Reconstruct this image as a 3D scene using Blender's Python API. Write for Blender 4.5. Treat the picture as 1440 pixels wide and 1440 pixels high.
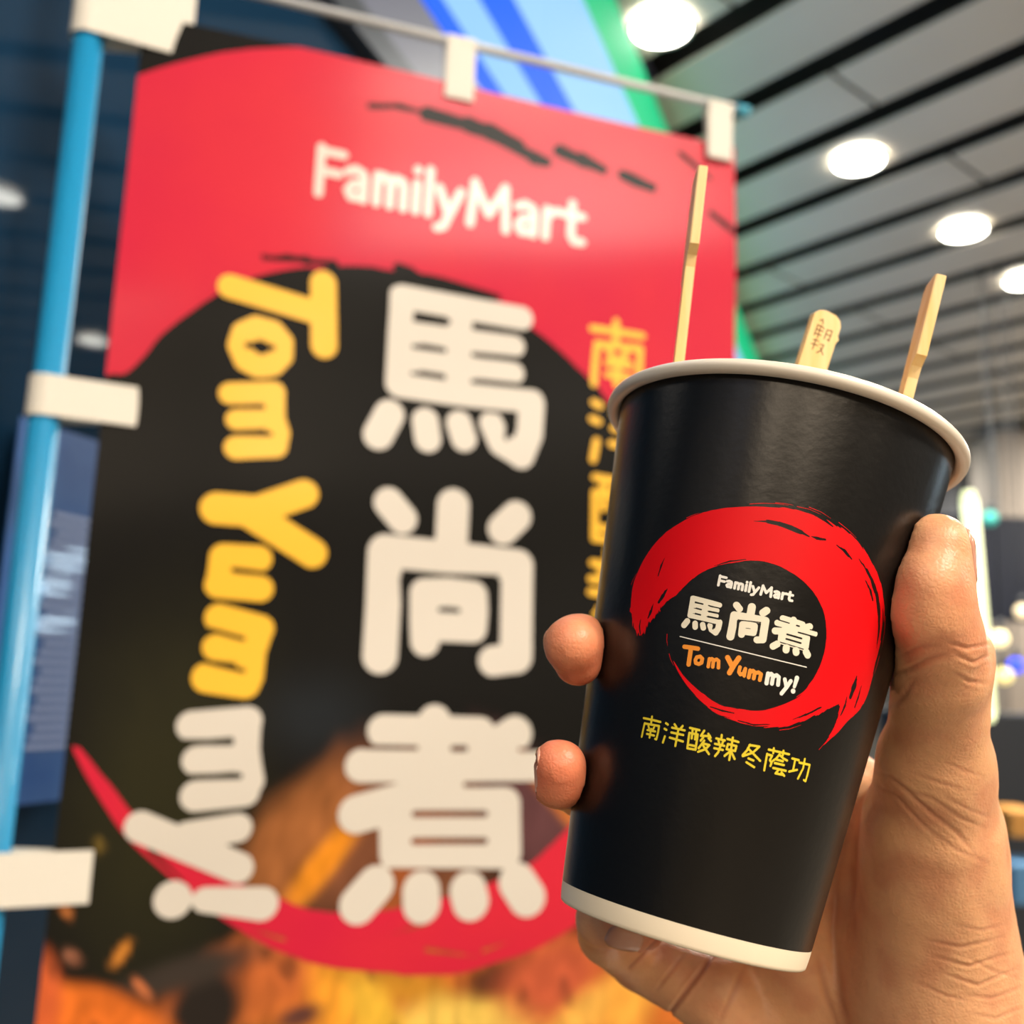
import bpy, math, random
import numpy as np
from mathutils import Vector, Matrix, noise
random.seed(3); rng = np.random.default_rng(3)
for o in list(bpy.data.objects): bpy.data.objects.remove(o)
scene = bpy.context.scene
COL = scene.collection
# ------------------------------------------------------------------ camera frame
F = 1437.0                     # focal length in pixels of the 1440 px frame
U = np.array([.2178, 5.859, 1.]); U /= np.linalg.norm(U)          # world up seen in camera axes (x right, y up, z forward)
_z = np.array([0, 0, 1.]); YF = _z - U*(_z@U); YF /= np.linalg.norm(YF)
XR = np.cross(YF, U)
if XR[0] < 0: XR = -XR
R = np.stack([XR, YF, U])      # camera axes -> world axes
EYE = np.array([0, 0, 1.5])
def W(P):                      # camera-frame metres -> world
    return np.asarray(P, float)@R.T + EYE
def WM(P):                     # camera-frame millimetres -> world metres
    return W(np.asarray(P, float)/1000.0)
def pix(x, y, z):              # point at depth z (any unit) on the sight line of a pixel
    return np.array([(x-720)/F*z, -(y-720)/F*z, z])
def wray(x, y):
    return R@np.array([(x-720)/F, -(y-720)/F, 1.])
def on_z(x, y, h):             # world point on a horizontal plane h above the eye
    r = wray(x, y); return EYE + r*h/r[2]
cam_d = bpy.data.cameras.new('camera'); cam = bpy.data.objects.new('camera', cam_d); COL.objects.link(cam)
cam_d.sensor_width = 36; cam_d.lens = 36*F/1440; cam_d.clip_start = .01; cam_d.clip_end = 100
M = Matrix.Identity(4)
cx, cy, cz = R@np.array([1, 0, 0]), R@np.array([0, 1, 0]), R@np.array([0, 0, -1.])
for i in range(3):
    M[i][0], M[i][1], M[i][2], M[i][3] = cx[i], cy[i], cz[i], EYE[i]
cam.matrix_world = M
cam_d.dof.use_dof = True; cam_d.dof.focus_distance = .222; cam_d.dof.aperture_fstop = 12.0
scene.camera = cam
# ------------------------------------------------------------------ light and exposure
scene.view_settings.view_transform = 'Standard'; scene.view_settings.look = 'None'
scene.view_settings.gamma = 1; scene.view_settings.use_curve_mapping = False
scene.view_settings.exposure = 0.0
world = bpy.data.worlds.new('world'); scene.world = world; world.use_nodes = True
world.node_tree.nodes['Background'].inputs[0].default_value = (.36, .33, .30, 1)
world.node_tree.nodes['Background'].inputs[1].default_value = .36
def area(name, loc, target, size, energy, color, size_y=None):
    l = bpy.data.lights.new(name, 'AREA'); l.energy = energy; l.color = color; l.size = size
    if size_y: l.shape = 'RECTANGLE'; l.size_y = size_y
    o = bpy.data.objects.new(name, l); COL.objects.link(o); o.location = loc
    o.rotation_euler = (Vector(target)-Vector(loc)).to_track_quat('-Z', 'Y').to_euler()
    return o
area('unseen_overhead_light', (1.5, -1.1, 3.6), (0.05, .3, 1.4), 1.0, 132, (1, .90, .77), .8)  # out-of-view area lights put in overhead for the main light
area('unseen_overhead_light', (-.9, -1.5, 3.6), (-.1, .9, 1.3), 1.2, 24, (1, .93, .84), .8)
area('unseen_overhead_light', (2.9, 1.4, 3.6), (.1, .3, 1.45), .8, 26, (1, .9, .76), .8)
for x_, y_ in ((2.0, 3.6), (5.2, 6.6), (2.4, 9.5), (6.5, 1.0)):      # area lights added over the floor, so its bounce brightens the ceiling
    area('added_hall_light', (x_, y_, 3.66), (x_, y_, 0), 1.2, 230, (1, .93, .80), 1.2)
for x_, y_ in ((.6, -5.2), (2.9, -5.8), (-1.4, -5.6), (1.6, -8.0), (5.4, -3.5)):   # added behind the camera to brighten the reflection on the upper cup
    area('added_rear_light', (x_, y_, 3.66), (x_, y_, 0), 1.5, 120, (1, .80, .58), 1.5)

# ------------------------------------------------------------------ helpers
def mat(name, col, rough=.6, coat=0, coat_r=.1, emit=None, estr=0, metal=0, spec=.5, sss=0, attr=None, bump=None, trans=0):
    m = bpy.data.materials.new(name); m.use_nodes = True; nt = m.node_tree; b = nt.nodes['Principled BSDF']
    b.inputs['Base Color'].default_value = (*col, 1); b.inputs['Roughness'].default_value = rough
    b.inputs['Metallic'].default_value = metal; b.inputs['Specular IOR Level'].default_value = spec
    b.inputs['Coat Weight'].default_value = coat; b.inputs['Coat Roughness'].default_value = coat_r
    if sss:
        b.inputs['Subsurface Weight'].default_value = sss; b.inputs['Subsurface Radius'].default_value = (1, .35, .2); b.inputs['Subsurface Scale'].default_value = .004
    if emit:
        b.inputs['Emission Color'].default_value = (*emit, 1); b.inputs['Emission Strength'].default_value = estr
    if attr:
        a = nt.nodes.new('ShaderNodeVertexColor'); a.layer_name = attr; nt.links.new(a.outputs[0], b.inputs['Base Color'])
    if bump:
        sc, st, dist = bump
        tc = nt.nodes.new('ShaderNodeTexCoord'); n = nt.nodes.new('ShaderNodeTexNoise'); n.inputs['Scale'].default_value = sc; n.inputs['Detail'].default_value = 4
        bp = nt.nodes.new('ShaderNodeBump'); bp.inputs['Strength'].default_value = st; bp.inputs['Distance'].default_value = dist
        nt.links.new(tc.outputs['Object'], n.inputs['Vector']); nt.links.new(n.outputs[0], bp.inputs['Height']); nt.links.new(bp.outputs[0], b.inputs['Normal'])
    return m
def vary(m, col1, col2, scale, stretch=(1, 1, 1), detail=4):      # noise between two colours
    nt = m.node_tree; b = nt.nodes['Principled BSDF']
    tc = nt.nodes.new('ShaderNodeTexCoord'); mp = nt.nodes.new('ShaderNodeMapping'); mp.inputs['Scale'].default_value = stretch
    n = nt.nodes.new('ShaderNodeTexNoise'); n.inputs['Scale'].default_value = scale; n.inputs['Detail'].default_value = detail
    r = nt.nodes.new('ShaderNodeValToRGB'); r.color_ramp.elements[0].position = .35; r.color_ramp.elements[1].position = .65
    r.color_ramp.elements[0].color = (*col1, 1); r.color_ramp.elements[1].color = (*col2, 1)
    nt.links.new(tc.outputs['Object'], mp.inputs['Vector']); nt.links.new(mp.outputs[0], n.inputs['Vector'])
    nt.links.new(n.outputs[0], r.inputs[0]); nt.links.new(r.outputs[0], b.inputs['Base Color'])
    return m
def mesh_obj(name, V, faces, m, parent=None, smooth=False, world_loc=True):
    me = bpy.data.meshes.new(name)
    me.from_pydata([tuple(map(float, v)) for v in V] if not isinstance(V, np.ndarray) else V.tolist(), [], faces)
    me.update()
    if smooth: me.polygons.foreach_set('use_smooth', [True]*len(me.polygons))
    me.materials.append(m)
    o = bpy.data.objects.new(name, me); COL.objects.link(o)
    if parent is not None:
        o.parent = parent; o.matrix_parent_inverse = parent.matrix_world.inverted()
    return o
def empty(name, loc):
    o = bpy.data.objects.new(name, None); o.empty_display_size = .02; o.location = Vector([float(a) for a in loc]); COL.objects.link(o)
    bpy.context.view_layer.update(); return o
def tag(o, label=None, cat=None, group=None, kind=None):
    for k, v in (('label', label), ('category', cat), ('group', group), ('kind', kind)):
        if v: o[k] = v
    return o
def box_v(c, ax, half):        # box: centre, three axes (rows), half sizes
    c = np.asarray(c, float); ax = np.asarray(ax, float)
    V = [c + sx*half[0]*ax[0] + sy*half[1]*ax[1] + sz*half[2]*ax[2] for sx in (-1, 1) for sy in (-1, 1) for sz in (-1, 1)]
    Fc = [(0, 1, 3, 2), (4, 6, 7, 5), (0, 4, 5, 1), (2, 3, 7, 6), (0, 2, 6, 4), (1, 5, 7, 3)]
    return V, Fc
def box(name, c, half, m, parent=None, ax=np.eye(3), bevel=0):
    V, Fc = box_v(c, ax, half); o = mesh_obj(name, V, Fc, m, parent)
    if bevel:
        b = o.modifiers.new('bevel', 'BEVEL'); b.width = bevel; b.segments = 2
    return o
def revolve(prof, n, p, ax, u, v, close=False):   # prof: list (r, h) ; returns V, faces
    V = []; t = np.linspace(0, 2*np.pi, n, endpoint=False)
    for r, h in prof:
        V += list(p + ax*h + r*(np.sin(t)[:, None]*u + np.cos(t)[:, None]*v))
    Fc = []; k = len(prof)
    for j in range(k if close else k-1):
        a, b = j*n, ((j+1) % k)*n
        for i in range(n): Fc.append((a+i, a+(i+1) % n, b+(i+1) % n, b+i))
    return np.array(V), Fc
def tube(a, b, r, n=24, r2=None):
    a = np.asarray(a, float); b = np.asarray(b, float); d = (b-a)/np.linalg.norm(b-a)
    u = np.cross(d, [0.3, .5, .8]); u /= np.linalg.norm(u); v = np.cross(d, u); r2 = r if r2 is None else r2
    t = np.linspace(0, 2*np.pi, n, endpoint=False)[:, None]
    V = np.concatenate([a + r*(np.cos(t)*u+np.sin(t)*v), b + r2*(np.cos(t)*u+np.sin(t)*v)])
    Fc = [(i, (i+1) % n, n+(i+1) % n, n+i) for i in range(n)] + [tuple(range(n))[::-1], tuple(range(n, 2*n))]
    return V, Fc

# ---------------- flat artwork as thin printed shapes: signed-distance field -> contour mesh -> mapped onto a surface
def seg_d(X, Y, a, b, ra, rb):
    dx, dy = b[0]-a[0], b[1]-a[1]; L = dx*dx+dy*dy+1e-12
    t = np.clip(((X-a[0])*dx+(Y-a[1])*dy)/L, 0, 1)
    return np.hypot(X-a[0]-t*dx, Y-a[1]-t*dy) - (ra+(rb-ra)*t)
def poly_sd(X, Y, P):
    P = np.asarray(P, float); d = np.full(X.shape, 1e9); s = np.ones(X.shape)
    for i in range(len(P)):
        a, b = P[i], P[(i+1) % len(P)]
        d = np.minimum(d, seg_d(X, Y, a, b, 0, 0))
        c1 = (Y >= a[1]); c2 = (Y < b[1]); c3 = ((b[0]-a[0])*(Y-a[1]) > (b[1]-a[1])*(X-a[0]))
        s = np.where((c1 & c2 & c3) | (~c1 & ~c2 & ~c3), -s, s)
    return s*d
def smooth_poly(P, it=2, closed=True):
    P = np.asarray(P, float)
    for _ in range(it):
        Q = np.roll(P, -1, 0); P = np.stack([.75*P+.25*Q, .25*P+.75*Q], 1).reshape(-1, 2)
    return P
def contour(Fd, xs, ys):
    ny, nx = Fd.shape; ins = Fd < 0; verts = []; vid = {}; faces = []
    def corner(i, j):
        k = (i, j)
        if k not in vid: vid[k] = len(verts); verts.append((xs[j], ys[i]))
        return vid[k]
    def cross(i, j, i2, j2):
        k = (i, j, i2, j2) if (i, j) < (i2, j2) else (i2, j2, i, j)
        if k not in vid:
            a, b = Fd[k[0], k[1]], Fd[k[2], k[3]]; t = a/(a-b)
            vid[k] = len(verts); verts.append((xs[k[1]]+(xs[k[3]]-xs[k[1]])*t, ys[k[0]]+(ys[k[2]]-ys[k[0]])*t))
        return vid[k]
    cnt = ins[:-1, :-1].astype(int)+ins[1:, :-1]+ins[:-1, 1:]+ins[1:, 1:]
    for i, j in np.argwhere(cnt > 0):
        cs = [(i, j), (i, j+1), (i+1, j+1), (i+1, j)]
        f = []
        for k in range(4):
            a, b = cs[k], cs[(k+1) % 4]
            if ins[a]: f.append(corner(*a))
            if ins[a] != ins[b]: f.append(cross(*a, *b))
        if len(f) >= 3: faces.append(tuple(f))
    return np.array(verts), faces
def art_field(items, X, Y):     # items: ('s', r, pts[, r_end]) add stroke, ('c', ...) carve stroke, ('p', r, pts) add filled polygon grown by r
    Fd = np.full(X.shape, 1e9)
    for it in items:
        k, r, P = it[0], it[1], it[2]
        if k == 'p': Fd = np.minimum(Fd, poly_sd(X, Y, P)-r); continue
        r2 = it[3] if len(it) > 3 else r; n = max(1, len(P)-1)
        for q in range(n):
            a, b = P[q], P[min(q+1, len(P)-1)]
            d = seg_d(X, Y, a, b, r+(r2-r)*q/n, r+(r2-r)*(q+1)/n)
            Fd = np.minimum(Fd, d) if k == 's' else np.maximum(Fd, -d)
    return Fd
def art_mesh(name, items, step, surf, m, parent, pad=2.0):
    P = np.concatenate([np.asarray(i[2], float) for i in items]); rm = max(max(i[1], i[3] if len(i) > 3 else 0) for i in items)+step*2
    x0, y0 = P.min(0)-rm; x1, y1 = P.max(0)+rm
    xs = np.arange(x0, x1+step, step); ys = np.arange(y0, y1+step, step); X, Y = np.meshgrid(xs, ys)
    V, Fc = contour(art_field(items, X, Y), xs, ys)
    return mesh_obj(name, surf(V), Fc, m, parent, smooth=True)
def xf(items, fn, rs):          # move artwork through a point map, radii scaled by rs
    out = []
    for it in items:
        t = [it[0], it[1]*rs, fn(np.asarray(it[2], float))]
        if len(it) > 3: t.append(it[3]*rs)
        out.append(tuple(t))
    return out
def ell(cx, cy, rx, ry, n=18, a0=0, a1=360):
    return [(cx+rx*math.cos(math.radians(a)), cy+ry*math.sin(math.radians(a))) for a in np.linspace(a0, a1, n)]

# glyph artwork (each traced in a box of its own: origin, scale say where it sits in the frame)
G_MA = [('s', 85, [(385, 215), (1145, 345)]), ('s', 78, [(380, 430), (1100, 520)]), ('s', 80, [(380, 600), (1095, 690)]), ('s', 85, [(385, 215), (372, 460), (360, 760)]),
        ('s', 90, [(755, 290), (745, 800)]), ('s', 85, [(370, 770), (760, 825), (1215, 870)]), ('s', 95, [(1210, 885), (1195, 1080), (1140, 1215)]),
        ('s', 85, [(955, 1010), (1010, 1140), (1130, 1215)]), ('s', 60, [(360, 200), (345, 770)]),
        ('c', 17, [(1062, 975), (1050, 1105)]), ('c', 17, [(520, 345), (680, 368)]), ('c', 17, [(510, 520), (655, 545)]), ('c', 18, [(505, 690), (650, 712)]),
        ('c', 14, [(890, 410), (1200, 443)]), ('c', 20, [(875, 577), (1190, 608)]), ('c', 20, [(868, 742), (1190, 776)]), ('c', 10, [(330, 855), (1000, 940)]),
        ('s', 102, [(305, 955), (235, 1085)]), ('s', 92, [(535, 995), (550, 1110)]), ('s', 90, [(750, 1010), (780, 1108)])]
G_SHANG = [('s', 100, [(300, 165), (388, 268)]), ('s', 112, [(712, 180), (700, 480)]), ('s', 108, [(1110, 252), (1030, 330)]), ('s', 115, [(278, 480), (268, 820), (248, 1135)]),
           ('s', 108, [(275, 470), (700, 510), (1125, 560)]), ('s', 112, [(1122, 570), (1110, 1140)]), ('s', 100, [(1110, 1150), (965, 1168)]),
           ('s', 96, [(530, 735), (690, 730), (845, 750), (850, 850), (840, 960), (530, 945), (530, 735)]), ('s', 96, [(530, 940), (535, 1045)]), ('c', 14, [(385, 640), (400, 900), (385, 1080)]),
           ('c', 14, [(980, 650), (965, 1040)]), ('c', 10, [(400, 612), (1000, 630)])]
G_ZHU = [('s', 92, [(365, 195), (930, 208)]), ('s', 100, [(665, 145), (660, 560)]), ('s', 95, [(240, 398), (1300, 400)]), ('s', 108, [(1130, 215), (820, 430), (560, 585), (215, 680)]),
         ('p', 98, [(440, 640), (1075, 622), (1078, 905), (445, 905)]), ('c', 20, [(555, 680), (960, 680)]), ('c', 20, [(550, 838), (960, 838)]),
         ('c', 13, [(560, 296), (260, 290)]), ('c', 18, [(775, 300), (845, 300)]), ('c', 16, [(850, 510), (1350, 505)]), ('c', 12, [(1160, 306), (1400, 300)]), ('c', 12, [(330, 1005), (1060, 1012)]),
         ('s', 106, [(325, 1090), (222, 1205)]), ('s', 110, [(590, 1125), (592, 1200)]), ('s', 110, [(862, 1125), (876, 1185)]), ('s', 112, [(1145, 1075), (1200, 1160)])]
G_MA = [(i[0], *i[1:]) for i in G_MA]; BOX_MA = (480, 370, 4.5); BOX_SHANG = (480, 670, 4.5); BOX_ZHU = (450, 980, 4.114)
V_TOM = [('s', 86, [(305, 222), (850, 380)]), ('s', 92, [(930, 195), (938, 608)]), ('s', 80, [(368, 615), (395, 530), (480, 492), (590, 520), (650, 590), (648, 680), (590, 740), (500, 755), (410, 710), (368, 615)]), ('c', 24, [(425, 612), (585, 628)]),
         ('s', 76, [(305, 935), (600, 925)]), ('s', 70, [(345, 1110), (600, 1100)]), ('s', 80, [(345, 1300), (610, 1288)]), ('s', 74, [(600, 925), (600, 1100), (632, 1200), (615, 1280)]),
         ('c', 17, [(230, 1022), (525, 1024)]), ('c', 17, [(260, 1202), (575, 1206)]), ('c', 8, [(380, 838), (660, 832)])]
V_YUM = [('s', 94, [(230, 237), (430, 252)]), ('s', 86, [(430, 260), (750, 150)]), ('s', 88, [(430, 270), (800, 500)]), ('s', 78, [(270, 525), (480, 535)]), ('s', 76, [(240, 690), (490, 712)]),
         ('s', 72, [(262, 550), (245, 680)]), ('c', 14, [(330, 598), (560, 628)]), ('s', 80, [(245, 885), (490, 950)]), ('s', 74, [(225, 1060), (440, 1085)]), ('s', 86, [(175, 1240), (400, 1275)]),
         ('s', 80, [(485, 955), (440, 1085), (425, 1235)]), ('c', 14, [(190, 955), (390, 1010)]), ('c', 14, [(150, 1140), (390, 1200)])]
V_MY = [('s', 82, [(505, 172), (838, 142)]), ('s', 80, [(535, 378), (830, 352)]), ('s', 85, [(530, 590), (820, 562)]), ('s', 74, [(840, 150), (830, 330), (858, 500)]), ('c', 17, [(430, 268), (740, 270)]),
        ('c', 17, [(440, 478), (790, 470)]), ('s', 84, [(200, 772), (785, 1020)]), ('s', 80, [(480, 830), (780, 780)]), ('s', 100, [(392, 1210), (396, 1212)]), ('s', 68, [(585, 1212), (925, 1235)], 92)]
BOX_TOM = (260, 360, 4.8); BOX_YUM = (250, 660, 4.235); BOX_MY = (150, 980, 4.235)
# handwritten row of seven characters on the cup (box 890,990 scale 5.538)
H_CH = {
 'nan': [[(85, 110), (150, 124), (215, 140)], [(150, 98), (143, 150)], [(93, 150), (80, 205), (70, 255)], [(95, 152), (205, 172)], [(205, 172), (196, 225), (183, 276), (174, 272)], [(122, 172), (127, 188)],
         [(166, 182), (158, 197)], [(114, 203), (174, 214)], [(110, 233), (166, 246)], [(143, 195), (130, 262)]],
 'yang': [[(258, 150), (273, 160)], [(247, 193), (262, 202)], [(250, 252), (234, 300)], [(325, 158), (338, 178)], [(388, 172), (373, 190)], [(306, 184), (404, 206)], [(300, 222), (392, 242)], [(288, 262), (390, 292)], [(355, 200), (342, 265), (331, 326)]],
 'suan': [[(445, 186), (518, 204)], [(440, 225), (505, 238), (488, 356), (424, 345), (440, 225)], [(466, 200), (458, 268)], [(494, 206), (484, 275)], [(436, 318), (486, 328)], [(556, 208), (530, 248), (600, 250)],
          [(588, 232), (605, 262)], [(548, 262), (528, 285)], [(590, 268), (608, 288)], [(556, 285), (512, 345)], [(548, 308), (596, 320), (565, 352), (508, 372)], [(548, 325), (592, 390)]],
 'la': [[(692, 242), (690, 262)], [(650, 268), (716, 284)], [(667, 288), (672, 304)], [(703, 292), (695, 310)], [(640, 310), (712, 326)], [(634, 344), (700, 358)], [(682, 326), (665, 375), (640, 405)],
        [(736, 272), (822, 296)], [(740, 312), (806, 328), (796, 366), (730, 352), (740, 312)], [(778, 262), (765, 350), (750, 436)], [(758, 368), (714, 404)], [(766, 372), (792, 428)]],
 'dong': [[(912, 318), (888, 362), (855, 398)], [(908, 320), (984, 332), (935, 378), (856, 406)], [(896, 345), (942, 392), (990, 442)], [(900, 424), (938, 440)], [(884, 454), (944, 492)]],
 'yin': [[(1058, 355), (1216, 392)], [(1097, 345), (1092, 382)], [(1172, 364), (1166, 400)], [(1045, 388), (1034, 450), (1022, 516)], [(1045, 392), (1084, 402), (1066, 438), (1080, 456), (1070, 482)],
         [(1142, 392), (1115, 425), (1090, 442)], [(1142, 396), (1172, 425), (1200, 440)], [(1116, 432), (1168, 446)], [(1104, 460), (1176, 476)], [(1092, 498), (1190, 520)], [(1138, 508), (1110, 540), (1168, 552)], [(1156, 532), (1178, 560)]],
 'gong': [[(1240, 424), (1292, 438)], [(1264, 432), (1246, 516)], [(1216, 526), (1278, 512)], [(1296, 456), (1376, 474), (1362, 535), (1344, 600), (1330, 592)], [(1338, 428), (1325, 500), (1284, 580)]]}
L_CUP = [('o', 'T', [('s', 20, [(148, 782), (272, 800)]), ('s', 21, [(208, 795), (186, 945)]), ('s', 17, [(248, 905), (262, 878), (292, 872), (312, 892), (305, 930), (280, 942), (252, 932), (248, 905)]),
          ('s', 16, [(378, 893), (366, 965)]), ('s', 16, [(380, 905), (400, 893), (415, 905), (408, 968)]), ('s', 16, [(418, 910), (442, 898), (462, 912), (460, 975)]),
          ('s', 23, [(545, 882), (580, 950), (592, 965)]), ('s', 23, [(648, 886), (600, 955), (562, 1022)]), ('s', 16, [(658, 970), (648, 1015), (662, 1038), (690, 1028), (708, 985)]), ('s', 16, [(708, 985), (696, 1050)]),
          ('s', 17, [(752, 1000), (738, 1064)]), ('s', 17, [(755, 1015), (778, 1003), (795, 1018), (784, 1074)]), ('s', 17, [(797, 1025), (828, 1018), (852, 1035), (840, 1088)])]),
         ('w', 'm', [('s', 19, [(917, 1030), (902, 1118)]), ('s', 18, [(920, 1045), (945, 1032), (963, 1048), (952, 1122)]), ('s', 18, [(965, 1055), (995, 1045), (1015, 1062), (1008, 1132)]),
          ('s', 17, [(1070, 1082), (1082, 1140)]), ('s', 18, [(1125, 1098), (1090, 1150), (1040, 1212)]), ('s', 21, [(1182, 1070), (1158, 1150)], 15), ('s', 22, [(1146, 1190), (1147, 1191)])])]
LOGO = [  # wordmark, cap height 1, stroke .09 half width
 [(.1, 0), (.1, 1)], [(.1, .93), (.6, .93)], [(.1, .5), (.52, .5)],
 [(.72, .60), (.88, .68), (1.05, .62), (1.09, .5), (1.09, .05)], [(1.09, .40), (.85, .36), (.74, .2), (.82, .06), (1.0, .08), (1.09, .2)],
 [(1.38, .05), (1.38, .66)], [(1.38, .52), (1.5, .66), (1.64, .62), (1.68, .48), (1.68, .05)], [(1.68, .52), (1.8, .66), (1.94, .62), (1.98, .48), (1.98, .05)],
 [(2.26, .05), (2.26, .66)], [(2.26, .93), (2.26, .95)], [(2.54, .05), (2.54, 1)],
 [(2.76, .66), (3.0, .1)], [(3.24, .66), (3.0, .1), (2.9, -.16), (2.76, -.22)],
 [(3.48, .02), (3.54, .95)], [(3.54, .93), (3.88, .3)], [(3.88, .3), (4.22, .93)], [(4.22, .95), (4.28, .02)],
 [(4.52, .60), (4.68, .68), (4.85, .62), (4.89, .5), (4.89, .05)], [(4.89, .40), (4.65, .36), (4.54, .2), (4.62, .06), (4.8, .08), (4.89, .2)],
 [(5.16, .05), (5.16, .66)], [(5.16, .46), (5.26, .62), (5.44, .66)],
 [(5.72, .9), (5.72, .2), (5.8, .07), (5.98, .08)], [(5.54, .64), (5.96, .64)]]

# ------------------------------------------------------------------ the room
def R3(az):                      # horizontal direction, degrees to the right of straight ahead
    a = math.radians(az); return np.array([math.sin(a), math.cos(a), 0.])
m_floor = vary(mat('polished_floor', (.2, .17, .14), .25), (.19, .165, .135), (.25, .22, .18), 3)
floor = mesh_obj('floor', [(-6, -15, 0), (14, -15, 0), (14, 22, 0), (-6, 22, 0)], [(0, 1, 2, 3)], m_floor); tag(floor, kind='structure')
m_dark = mat('ceiling_void', (.03, .028, .026), .9)
m_panel = vary(mat('ceiling_panel_paint', (.75, .72, .66), .4), (.64, .585, .49), (.74, .69, .60), .8)
HC = 2.2; CZ = 1.5+HC; KC = HC/2.0
ceil_ = mesh_obj('ceiling', [(-6, -15, CZ+.16), (-6, 22, CZ+.16), (14, 22, CZ+.16), (14, -15, CZ+.16)], [(0, 1, 2, 3)], m_dark); tag(ceil_, kind='structure')
dS, dN = R3(-39.3), R3(50.7)
V, Fc = box_v((0, 0, 0), np.stack([dS, dN, [0, 0, 1]]), (1.19, .134*KC, .004))
pm = bpy.data.meshes.new('ceiling_panel'); pm.from_pydata([tuple(v) for v in V], [], Fc); pm.materials.append(m_panel); pm.update()
for i in range(-34, 26):
    nn = (2.44+.385*i)*KC
    for j in range(-6, 7):
        ss = 2.4*j + (1.2 if i % 2 else 0) - .5
        c = dN*nn + dS*ss
        if not (-4.5 < c[0] < (13 if c[1] > -2 else 8) and -13.5 < c[1] < 21): continue
        if c@R3(0)*math.cos(math.radians(20))*0 + (c[0]*math.cos(math.radians(20)) - c[1]*math.sin(math.radians(20))) < -2.2: continue
        o = bpy.data.objects.new('ceiling_panel', pm); COL.objects.link(o); o.parent = ceil_; o.location = (c[0], c[1], CZ+.012)
# recessed downlights
m_lamp = mat('downlight_glow', (1, 1, 1), emit=(1, .97, .86), estr=22)
m_ring = mat('downlight_trim', (.75, .74, .7), .35)
def disc(c, r, z, n=32):
    t = np.linspace(0, 2*np.pi, n, endpoint=False)
    return [(c[0]+r*math.cos(a), c[1]+r*math.sin(a), z) for a in t]
def downlight(c, label, r=.097):
    e = empty('downlight', (c[0], c[1], CZ)); tag(e, label, 'ceiling light', 'recessed round downlights in the slatted ceiling')
    n = 32; V = disc(c, r, CZ-.006, n); mesh_obj('lamp_diffuser', V, [tuple(range(n))[::-1]], m_lamp, e)
    V = disc(c, r, CZ-.005, n)+disc(c, r+.006, CZ-.012, n)+disc(c, r+.014, CZ-.001, n)
    Fc = [(i, (i+1) % n, n+(i+1) % n, n+i) for i in range(n)]+[(n+i, n+(i+1) % n, 2*n+(i+1) % n, 2*n+i) for i in range(n)]
    mesh_obj('trim_ring', V, Fc, m_ring, e, True)
for (x, y, lb) in ((930, 38, 'round glowing downlight at the top, just right of the blue and green sign'), (1207, 226, 'round glowing downlight above the middle stick and right of the banner'),
                   (1355, 324, 'round glowing downlight to the upper right of the right-hand stick'), (1442, 394, 'half-cut glowing downlight at the right edge of the photo')):
    c = on_z(x, y, HC); downlight(c, lb)
for (x, y), lb in (((3.438, 2.32), 'round downlight out to the right, mirrored in the dark window beside the blue pole'), ((5.107, 3.638), 'round downlight further right, mirrored in the dark window between pole and banner')):
    downlight((x, y), lb)
# the shop front on the left: plane through (-.75 m) running 20.5 degrees right of straight ahead
AZ = 20.5; D1 = R3(AZ); NN = np.array([D1[1], -D1[0], 0.]); LL = .75          # NN points to the street side (right)
def front(s, z, off=0.): return -NN*(LL-off) + D1*s + np.array([0, 0, z])
def slab(name, s0, s1, z0, z1, o0, o1, m, parent=None):
    c = front((s0+s1)/2, (z0+z1)/2, (o0+o1)/2)
    return box(name, c, ((s1-s0)/2, (o1-o0)/2, (z1-z0)/2), m, parent, np.stack([D1, NN, [0, 0, 1]]))
def front_hit(x, y, off=0.):     # where a sight line meets the shop front
    r = wray(x, y); t = -(LL-off)/(r@NN); P = r*t; return P@D1, P[2]+1.5
m_glass = mat('dark_tinted_glass', (.008, .030, .066), .03, spec=.30)
m_frame = mat('dark_aluminium_frame', (.05, .06, .08), .35, metal=.6)
win = slab('window_1', -2.5, 1.9, .12, 2.45, -.03, 0, m_glass); tag(win, kind='structure')
win2 = slab('window_2', 1.96, 9, .12, 2.45, -.03, 0, m_glass); tag(win2, kind='structure')
fr = slab('trim_1', 1.9, 1.96, 0, 2.45, -.03, .03, m_frame); tag(fr, kind='structure')
fr = slab('trim_2', -2.5, 9, 0, .12, -.03, .04, m_frame); tag(fr, kind='structure')
fr = slab('trim_3', -2.5, 9, 2.45, 2.50, .001, .03, m_frame); tag(fr, kind='structure')
m_fascia = mat('grey_fascia', (.09, .105, .17), .4)
fz = slab('wall_left', -2.5, 9, 2.50, 2.685, -.25, .0, m_fascia); tag(fz, kind='structure')
fz = slab('wall_front', -2.5, 9, 2.685, CZ+.1, -.25, -.04, m_fascia); tag(fz, kind='structure')
sgn = empty('shop_sign', front(2, 2.69)); tag(sgn, 'long lit shop fascia sign with blue, pale blue and green stripes above the red banner', 'sign')
def glow(name, c, s=.92): return mat(name, tuple(k*.15 for k in c), .7, spec=.08, emit=c, estr=s)
mb, mlb, mw, mg = glow('sign_blue', (0.0, .13, 1)), glow('sign_pale_blue', (.28, .58, .98)), glow('sign_soft_white', (.32, .62, 1.0)), glow('sign_green', (.015, .58, .24))
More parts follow.
